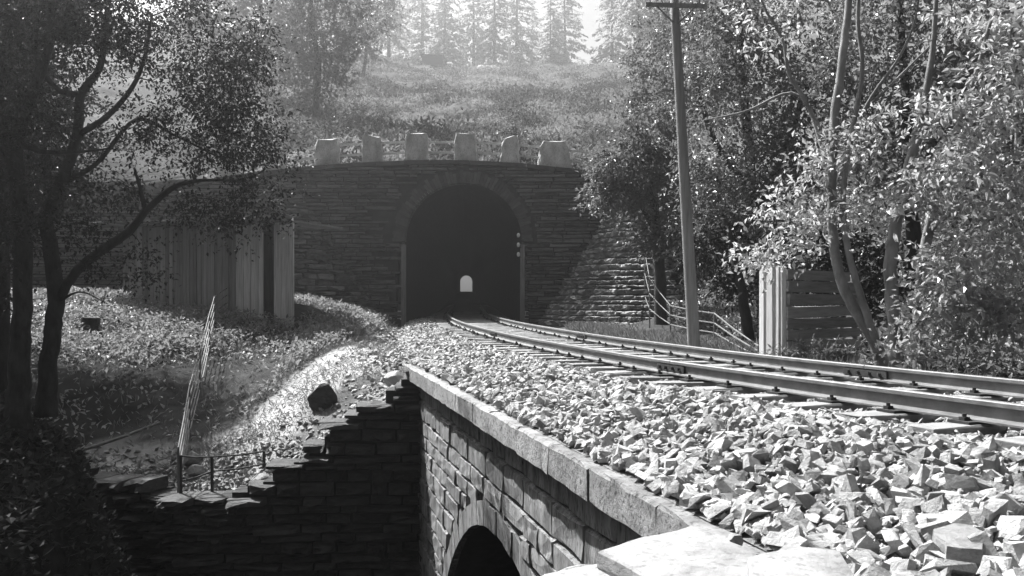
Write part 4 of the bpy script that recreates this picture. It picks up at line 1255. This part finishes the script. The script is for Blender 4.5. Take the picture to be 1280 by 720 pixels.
# ------------------------------------------------------------------ conifers along the crest
def conifer_mesh(seed, H, Rb):
    r = np.random.default_rng(seed)
    pts = []; dr = []; nr = []; LL = []
    nb = int(H * 6)
    for k in range(nb):
        t = .12 + .87 * (k + r.uniform()) / nb; z = H * t; a = r.uniform(0, 6.283)
        ln = Rb * (1 - t) ** .8 * r.uniform(.65, 1.1) + .25
        dv = np.array([math.cos(a), math.sin(a), -.22 + .3 * t])
        n = max(5, int(ln * 5))
        q = r.uniform(.1, 1, n)
        p = np.outer(q * ln, dv); p[:, 2] += z - .25 * q ** 2 * ln + r.normal(0, .05, n)
        s = np.where(r.uniform(size=n) > .5, 1, -1)[:, None] * np.array([-math.sin(a), math.cos(a), 0])
        d_ = dv * .55 + s * .7 + r.normal(0, .2, (n, 3)); d_[:, 2] -= .25
        pts.append(p); dr.append(d_); nn = r.normal(0, .4, (n, 3)); nn[:, 2] += 1; nr.append(nn); LL.append(r.uniform(.7, 1.6, n) * (1.15 - .5 * t))
    pts = np.concatenate(pts); LL = np.concatenate(LL)
    crown = leaf_mesh('crown', pts, np.concatenate(dr), np.concatenate(nr), LL, LL * .42, .05)
    crown.materials.append(M['needle'])
    m_ = MB(); k = 8
    m_.tube([Vector((.05 * math.sin(i), .05 * math.cos(i * 1.3), H * i / (k - 1) - .4)) for i in range(k)], [.02 + (.2 * H / 16) * (1 - i / (k - 1)) for i in range(k)], 7)
    tr = m_.mesh('trunk', True); tr.materials.append(M['bark_dark'])
    return crown, tr
CON = [conifer_mesh(600 + i, H, Rb) for i, (H, Rb) in enumerate(((40, 7.5), (46, 8.5), (34, 7.0), (42, 9.5)))]
spots = [(486, 98, 'leftmost pale conifer of the row on the crest'), (528, 112, 'pale conifer left of the dark hut on the crest'), (556, 106, 'pale conifer directly above the dark hut on the crest'), (592, 118, 'slim pale conifer above the tunnel crown on the crest'), (618, 104, 'pale conifer left of the first bare crest post'), (646, 124, 'faint pale conifer behind the two bare crest posts'),
         (688, 110, 'broad darker hazy conifer right of the bare crest posts'), (706, 128, 'faint conifer right behind the broad hazy one'), (765, 108, 'pale conifer right of the bright gap in the sky'), (798, 88, 'nearer grey conifer standing left of the utility pole'), (822, 92, 'hazy conifer touching the left side of the utility pole'),
         (432, 88, 'hazy conifer at the left end of the hillside clearing'), (402, 104, 'faint conifer high behind the left broadleaf trees'), (500, 138, 'very faint conifer far behind the crest row at left'), (575, 142, 'very faint conifer far behind the crest row at centre'), (665, 150, 'very faint conifer far behind the crest row at right'), (300, 92, 'tall dim conifer behind the left foliage'), (868, 100, 'hazy conifer just right of the utility pole top')]
for i, (px, d, lab) in enumerate(spots):
    d = min(d * 2.3, 230 + (d - 88) * 1.1)
    x = (px - 640) / F * d; b = Vector((x, d, tz(x, d)))
    cr_, tr_ = CON[i % 4]
    root = empty('conifer_tree', b, lab, 'tree', 'conifers on the hazy hillside')
    sc_ = random.uniform(.85, 1.12)
    for nme, me_ in (('trunk', tr_), ('crown', cr_)):
        o = bpy.data.objects.new(nme, me_); C.objects.link(o); o.parent = root; o.rotation_euler = (0, 0, random.uniform(0, 6.28)); o.scale = (sc_,) * 3

# small young conifers and bushes on the clearing
def bush(px, d, w, h, lab, seed, mtl, name='bush', cat='bush', leafL=.16, n=26):
    r = np.random.default_rng(seed); x = (px - 640) / F * d; b = np.array((x, d, tz(x, d)))
    root = empty(name, b, lab, cat, 'bushes on the hillside')
    m_ = MB()
    for k in range(5):
        a = r.uniform(0, 6.28); m_.tube([Vector(b) - Vector((0, 0, .1)), Vector(b) + Vector((math.cos(a) * w * .3, math.sin(a) * w * .3, h * .5)), Vector(b) + Vector((math.cos(a) * w * .45, math.sin(a) * w * .45, h * .9))], [.03, .02, .006], 4)
    m_.build('stem', M['bark_dark'], root, b)
    u = unit(n, r) * (r.uniform(.2, 1, n) ** .4)[:, None]; cents = b + u * np.array([w * .5, w * .5, h * .5]) + np.array([0, 0, h * .52])
    p, ld, nr, LL = spray(cents, .3 * max(w, h) * .7, 40, leafL, r, .1)
    link('foliage', leaf_mesh('foliage', p - b, ld, nr, LL, LL * .5), root, b, mtl)
bush(520, 46, 1.6, 1.3, 'rounded bush directly behind the cracked guard stone', 1, M['leaf_mid'])
bush(574, 48, 1.3, 1.2, 'small bush behind the guard stone over the crown', 2, M['leaf_mid'])
bush(640, 52, 1.6, 1.8, 'upright dark bush right of the tunnel crown on the clearing', 3, M['leaf_mid'])
bush(664, 46, 1.2, 1.0, 'small dark bush behind the widest guard stone', 4, M['leaf_mid'])
bush(690, 50, 1.1, 1.1, 'low bush beside the pale climbing path', 5, M['leaf_mid'])
bush(745, 58, 1.5, 1.4, 'bush at the right border of the hillside clearing', 6, M['leaf_mid'])
bush(455, 54, 3.0, 2.6, 'wide bush at the left border of the hillside clearing', 7, M['leaf_mid'], n=50, leafL=.2)
bush(610, 62, 1.6, 1.3, 'pale bush in the middle of the hillside clearing', 8, M['leaf_mid'])

# hut and bare posts on the crest
HD = 221.0
hx = (541 - 640) / F * HD; hb = Vector((hx, HD, tz(hx, HD)))
hut = empty('log_stack', hb, 'small dark flat-topped hut on the hill crest above the tunnel', 'hut')
m_ = MB(); m_.box(hb + Vector((0, 0, 1.0)), (5.0, 3, 2.4), None, .03); m_.build('wall', M['hut'], hut, hb)
m_ = MB(); m_.box(hb + Vector((0, 0, 2.3)), (5.7, 3.6, .25), Matrix.Rotation(.04, 3, 'Y')); m_.build('roof', M['hut'], hut, hb + Vector((0, 0, 1.1)))
hut.name = 'hill_hut'
for px, y0, y1, lab in ((637, 56, 78, 'taller pale bare post on the hill crest'), (664, 56, 74, 'shorter pale bare post on the hill crest, right of the other')):
    x = (px - 640) / F * HD; z0 = tz(x, HD); m_ = MB(); m_.tube([(x, HD, z0 - .2), (x + .05, HD, z0 + 1), (x, HD, z0 + (y1 - y0) / F * HD)], [.42, .38, .3], 8)
    o = m_.build('bare_post', M['sunlit_pale_plank'], None, (x, HD, z0)); tag(o, lab, 'post', 'bare posts on the crest')

# ------------------------------------------------------------------ loose rocks, stump
def rock(px, py, d, s, lab, seed, mtl, name='boulder', cat='boulder', flat=.7):
    r = random.Random(seed); c = P(px, py, d); c.z = tz(c.x, c.y) + s[2] * .25
    bm = bmesh.new(); bmesh.ops.create_icosphere(bm, subdivisions=3, radius=.5)
    ax_ = [(Vector((r.uniform(-1, 1), r.uniform(-1, 1), r.uniform(-1, 1))).normalized(), r.uniform(.24, .42)) for _ in range(9)]
    for v in bm.verts:
        for n_, c_ in ax_:
            e_ = v.co.dot(n_) - c_
            if e_ > 0: v.co -= n_ * e_
        k = 1 + r.uniform(-.03, .03); v.co = Vector((v.co.x * s[0] * k, v.co.y * s[1] * k, v.co.z * s[2] * k))
    me_ = bpy.data.meshes.new(name); bm.to_mesh(me_); bm.free()
    tag(link(name, me_, None, c, mtl), lab, cat)
rock(405, 500, 17.0, (.62, .5, .62), 'dark boulder on the sunlit slope above the stepped wall', 4, M['wing'])
rock(500, 447, 16.3, (.6, .5, .35), 'low rock at the far end of the bridge coping', 5, M['rubble'])
rock(240, 590, 16.6, (.5, .4, .3), 'pale flat rock behind the iron fence at the wall corner', 6, M['slab'])
rock(243, 606, 16.2, (.42, .35, .25), 'smaller pale rock at the foot of the iron fence', 7, M['slab'])
rock(325, 612, 15.5, (.4, .35, .26), 'pale block lying on the stepped wall top', 8, M['rubble'])
# tree stump
c = P(112, 392, 25.5); c.z = tz(c.x, c.y)
stump = empty('tree_stump', c, 'dark tree stump in the sunlit weeds left of the shed', 'tree stump')
m_ = MB(); m_.tube([c + Vector((0, 0, -.1)), c + Vector((0, 0, .1)), c + Vector((.02, 0, .3)), c + Vector((.03, 0, .46))], [.34, .28, .25, .24], 12); m_.build('trunk', M['bark_dark'], stump, c, False)
m_ = MB(); m_.tube([c + Vector((.2, -.1, .12)), c + Vector((.45, -.25, .0)), c + Vector((.6, -.35, -.1))], [.12, .08, .04], 7); m_.build('root', M['bark_dark'], stump, c)
# fallen branch
tag_pts = [P(92, 492, 17), P(140, 482, 17.6), P(200, 468, 18.5)]
for p in tag_pts: p.z = tz(p.x, p.y) + .12
m_ = MB(); m_.tube(catmull([tuple(p) for p in tag_pts], 5), .03, 6); tag(m_.build('fallen_branch', M['bark_grey'], None, tag_pts[0], True), 'thin fallen branch lying in the dark weeds at the left', 'branch')

# ------------------------------------------------------------------ ground vegetation
def scatter(name, n, fn, L0, L1, material, lab, wr=.5, upright=.2, seed=1, cat='weeds', lift=0.0):
    r = np.random.default_rng(seed); x, y = fn(r, n)
    ok = poly_sd(x, y, GORGE) < (9 if name == 'bank_shade_ivy' else .05); x, y = x[ok], y[ok]; n = len(x)
    z = terrain(x, y) + r.uniform(0, 1, n) * lift
    d = unit(n, r); d[:, 2] = np.abs(d[:, 2]) * .6 + upright
    nr = unit(n, r) * .5; nr[:, 2] += .9
    LL = r.uniform(L0, L1, n)
    o = link(name, leaf_mesh(name, np.stack([x, y, z], 1), d, nr, LL, LL * wr), None, None, material)
    return tag(o, lab, cat, kind='stuff')
def clumped(x0, x1, y0, y1, k, sd):
    def fn(r, n):
        cx = r.uniform(x0, x1, k); cyy = r.uniform(y0, y1, k); i = r.integers(0, k, n)
        return cx[i] + r.normal(0, sd, n), cyy[i] + r.normal(0, sd, n)
    return fn
def mask_left(base):
    def fn(r, n):
        x, y = base(r, n)
        keep = (seg_dist(x, y, [(-2.6, 25), (-3.0, 21), (-3.6, 19), (-4.4, 17), (-5.2, 15.7), (-7.6, 16.3)]) > 1.0 + .45 * wob(x, y, 1.3, 33)) & (x < -3.9) & (y < 32.6)
        # hollow below the shed: weeds thinned to bare dark soil to deepen its shade
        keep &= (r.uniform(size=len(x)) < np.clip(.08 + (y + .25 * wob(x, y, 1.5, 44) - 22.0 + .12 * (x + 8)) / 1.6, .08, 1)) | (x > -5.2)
        # keep the shed's floor clear
        rel = (x - A.x) * -sn.x + (y - A.y) * -sn.y; al = (x - A.x) * ux.x + (y - A.y) * ux.y
        keep &= ~((rel > -.1) & (rel < 2.5) & (al > 0) & (al < W))
        return x[keep], y[keep]
    return fn
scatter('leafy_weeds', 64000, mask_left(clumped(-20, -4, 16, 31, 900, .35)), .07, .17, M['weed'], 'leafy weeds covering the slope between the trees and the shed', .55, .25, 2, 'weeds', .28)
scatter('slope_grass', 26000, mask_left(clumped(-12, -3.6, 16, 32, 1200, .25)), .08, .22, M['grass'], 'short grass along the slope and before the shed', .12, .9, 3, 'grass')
def pathfn(r, n):
    t = r.uniform(0, 1, n); x = np.interp(t, [0, .3, .6, 1], [-2.9, -3.4, -4.4, -6.5]) + r.normal(0, .7, n); y = np.interp(t, [0, .3, .6, 1], [24, 19.5, 17, 16.2]) + r.normal(0, .4, n); return x, y
scatter('slope_straw', 6000, pathfn, .05, .16, M['grass'], 'dry straw and tufts on the bare sunlit slope', .14, .25, 4, 'grass')
scatter('hillside_heather', 100000, (lambda r, n: (lambda i, q, w, a, b: (w[i] + r.normal(0, .45, n) * (1 + q[i] / 90), q[i] + r.normal(0, .45, n) * (1 + q[i] / 90)))(*(lambda q: (r.integers(0, 2600, n), q, (r.uniform(-.30, .2, 2600) * q), 0, 0))(38.5 + 194 * r.uniform(0, 1, 2600) ** 1.7))), .14, .42, M['heather'], 'rough heather and grass on the open hillside', .4, .5, 5, 'heather', .25)
def scrubfn(r, n):
    k = 200; q = 41 + 180 * r.uniform(0, 1, k) ** 1.6; w = r.uniform(-.24, .16, k) * q; i = r.integers(0, k, n); f = .35 + q[i] / 130
    return w[i] + r.normal(0, 1, n) * f, q[i] + r.normal(0, 1, n) * f
scatter('hillside_scrub', 34000, scrubfn, .2, .5, M['scrub'], 'dark scrub patches on the open hillside', .45, .4, 15, 'scrub', .9)
def rightfn(r, n):
    y = r.uniform(8, 32, n); x = np.interp(y, [8, 17, 26, 33], [8.0, 5.6, 4.6, 4.2]) + np.abs(r.normal(0, 3.5, n)); return x, y
scatter('bank_undergrowth', 34000, rightfn, .08, .2, M['leaf_mid'], 'dark undergrowth on the bank right of the track', .5, .3, 6, 'undergrowth', .5)
def trackside(r, n):
    d = r.uniform(9, 28, n); return np.interp(d, CD, CX) + 1.45 + 1.9 + np.abs(r.normal(0, .6, n)), d
scatter('trackside_grass', 9000, trackside, .1, .35, M['grass'], 'grass tufts along the far side of the rails', .1, .9, 7, 'grass')
scatter('bank_shade_ivy', 30000, (lambda r, n: (lambda x, y: (x[y < np.interp(x, [-9.4, -7.6, -5.3], [15.9, 14.9, 14.1])], y[y < np.interp(x, [-9.4, -7.6, -5.3], [15.9, 14.9, 14.1])]))(r.uniform(-12, -3.6, n), r.uniform(3.5, 15.8, n))), .08, .18, M['leaf_dark'], 'dark ivy added to deepen the shade on the bank under the left trees', .6, .2, 8, 'ivy', .2)  # dark leaves stand in for the bank's deep shade
# arching dry stalks in front of the plank wall
r = np.random.default_rng(77)
for gi, (px, lab) in enumerate(((1000, 'tuft of arching dry stalks before the left half of the plank wall'), (1042, 'tuft of arching dry stalks before the right half of the plank wall'))):
    b = P(px, 452, 13.6); b.z = tz(b.x, b.y); root = empty('stalk_tuft', b, lab, 'plant', 'arching stalk tufts by the plank wall')
    m_ = MB(); q = []
    for k in range(12):
        a = r.uniform(0, 6.28); ln = r.uniform(.25, .6); hgt = r.uniform(.3, .62); bb_ = b + Vector((r.normal(0, .12), r.normal(0, .1), 0))
        dv = Vector((math.cos(a), math.sin(a) * .5, 0))
        pts = [bb_, bb_ + dv * ln * .25 + Vector((0, 0, hgt * .7)), bb_ + dv * ln * .6 + Vector((0, 0, hgt)), bb_ + dv * ln + Vector((0, 0, hgt * .8))]
        m_.tube(pts, [.006, .005, .004, .002], 4, False); q += [np.array(pts[1]) * (1 - t) + np.array(pts[3]) * t for t in (0, .25, .5, .75, 1)]
    m_.build('stalk', M['grass'], root, b)
    q = np.repeat(np.array(q), 5, 0); n = len(q); dd = unit(n, r); dd[:, 2] -= .3; LL = r.uniform(.05, .12, n)
    link('foliage', leaf_mesh('foliage', q - np.array(b), dd, unit(n, r), LL, LL * .3), root, b, M['grass'])

# ------------------------------------------------------------------ haze
hz = bpy.data.materials.new('haze'); hz.use_nodes = True
t = hz.node_tree; t.nodes.clear()
out = t.nodes.new('ShaderNodeOutputMaterial'); pv = t.nodes.new('ShaderNodeVolumePrincipled')
pv.inputs['Color'].default_value = g(.95); pv.inputs['Density'].default_value = 0.00135; pv.inputs['Anisotropy'].default_value = .76
t.links.new(pv.outputs[0], out.inputs['Volume'])
m_ = MB(); m_.box((0, 210, 60), (560, 640, 142)); o = m_.build('haze', hz, None, (0, 210, 60)); tag(o, kind='stuff')
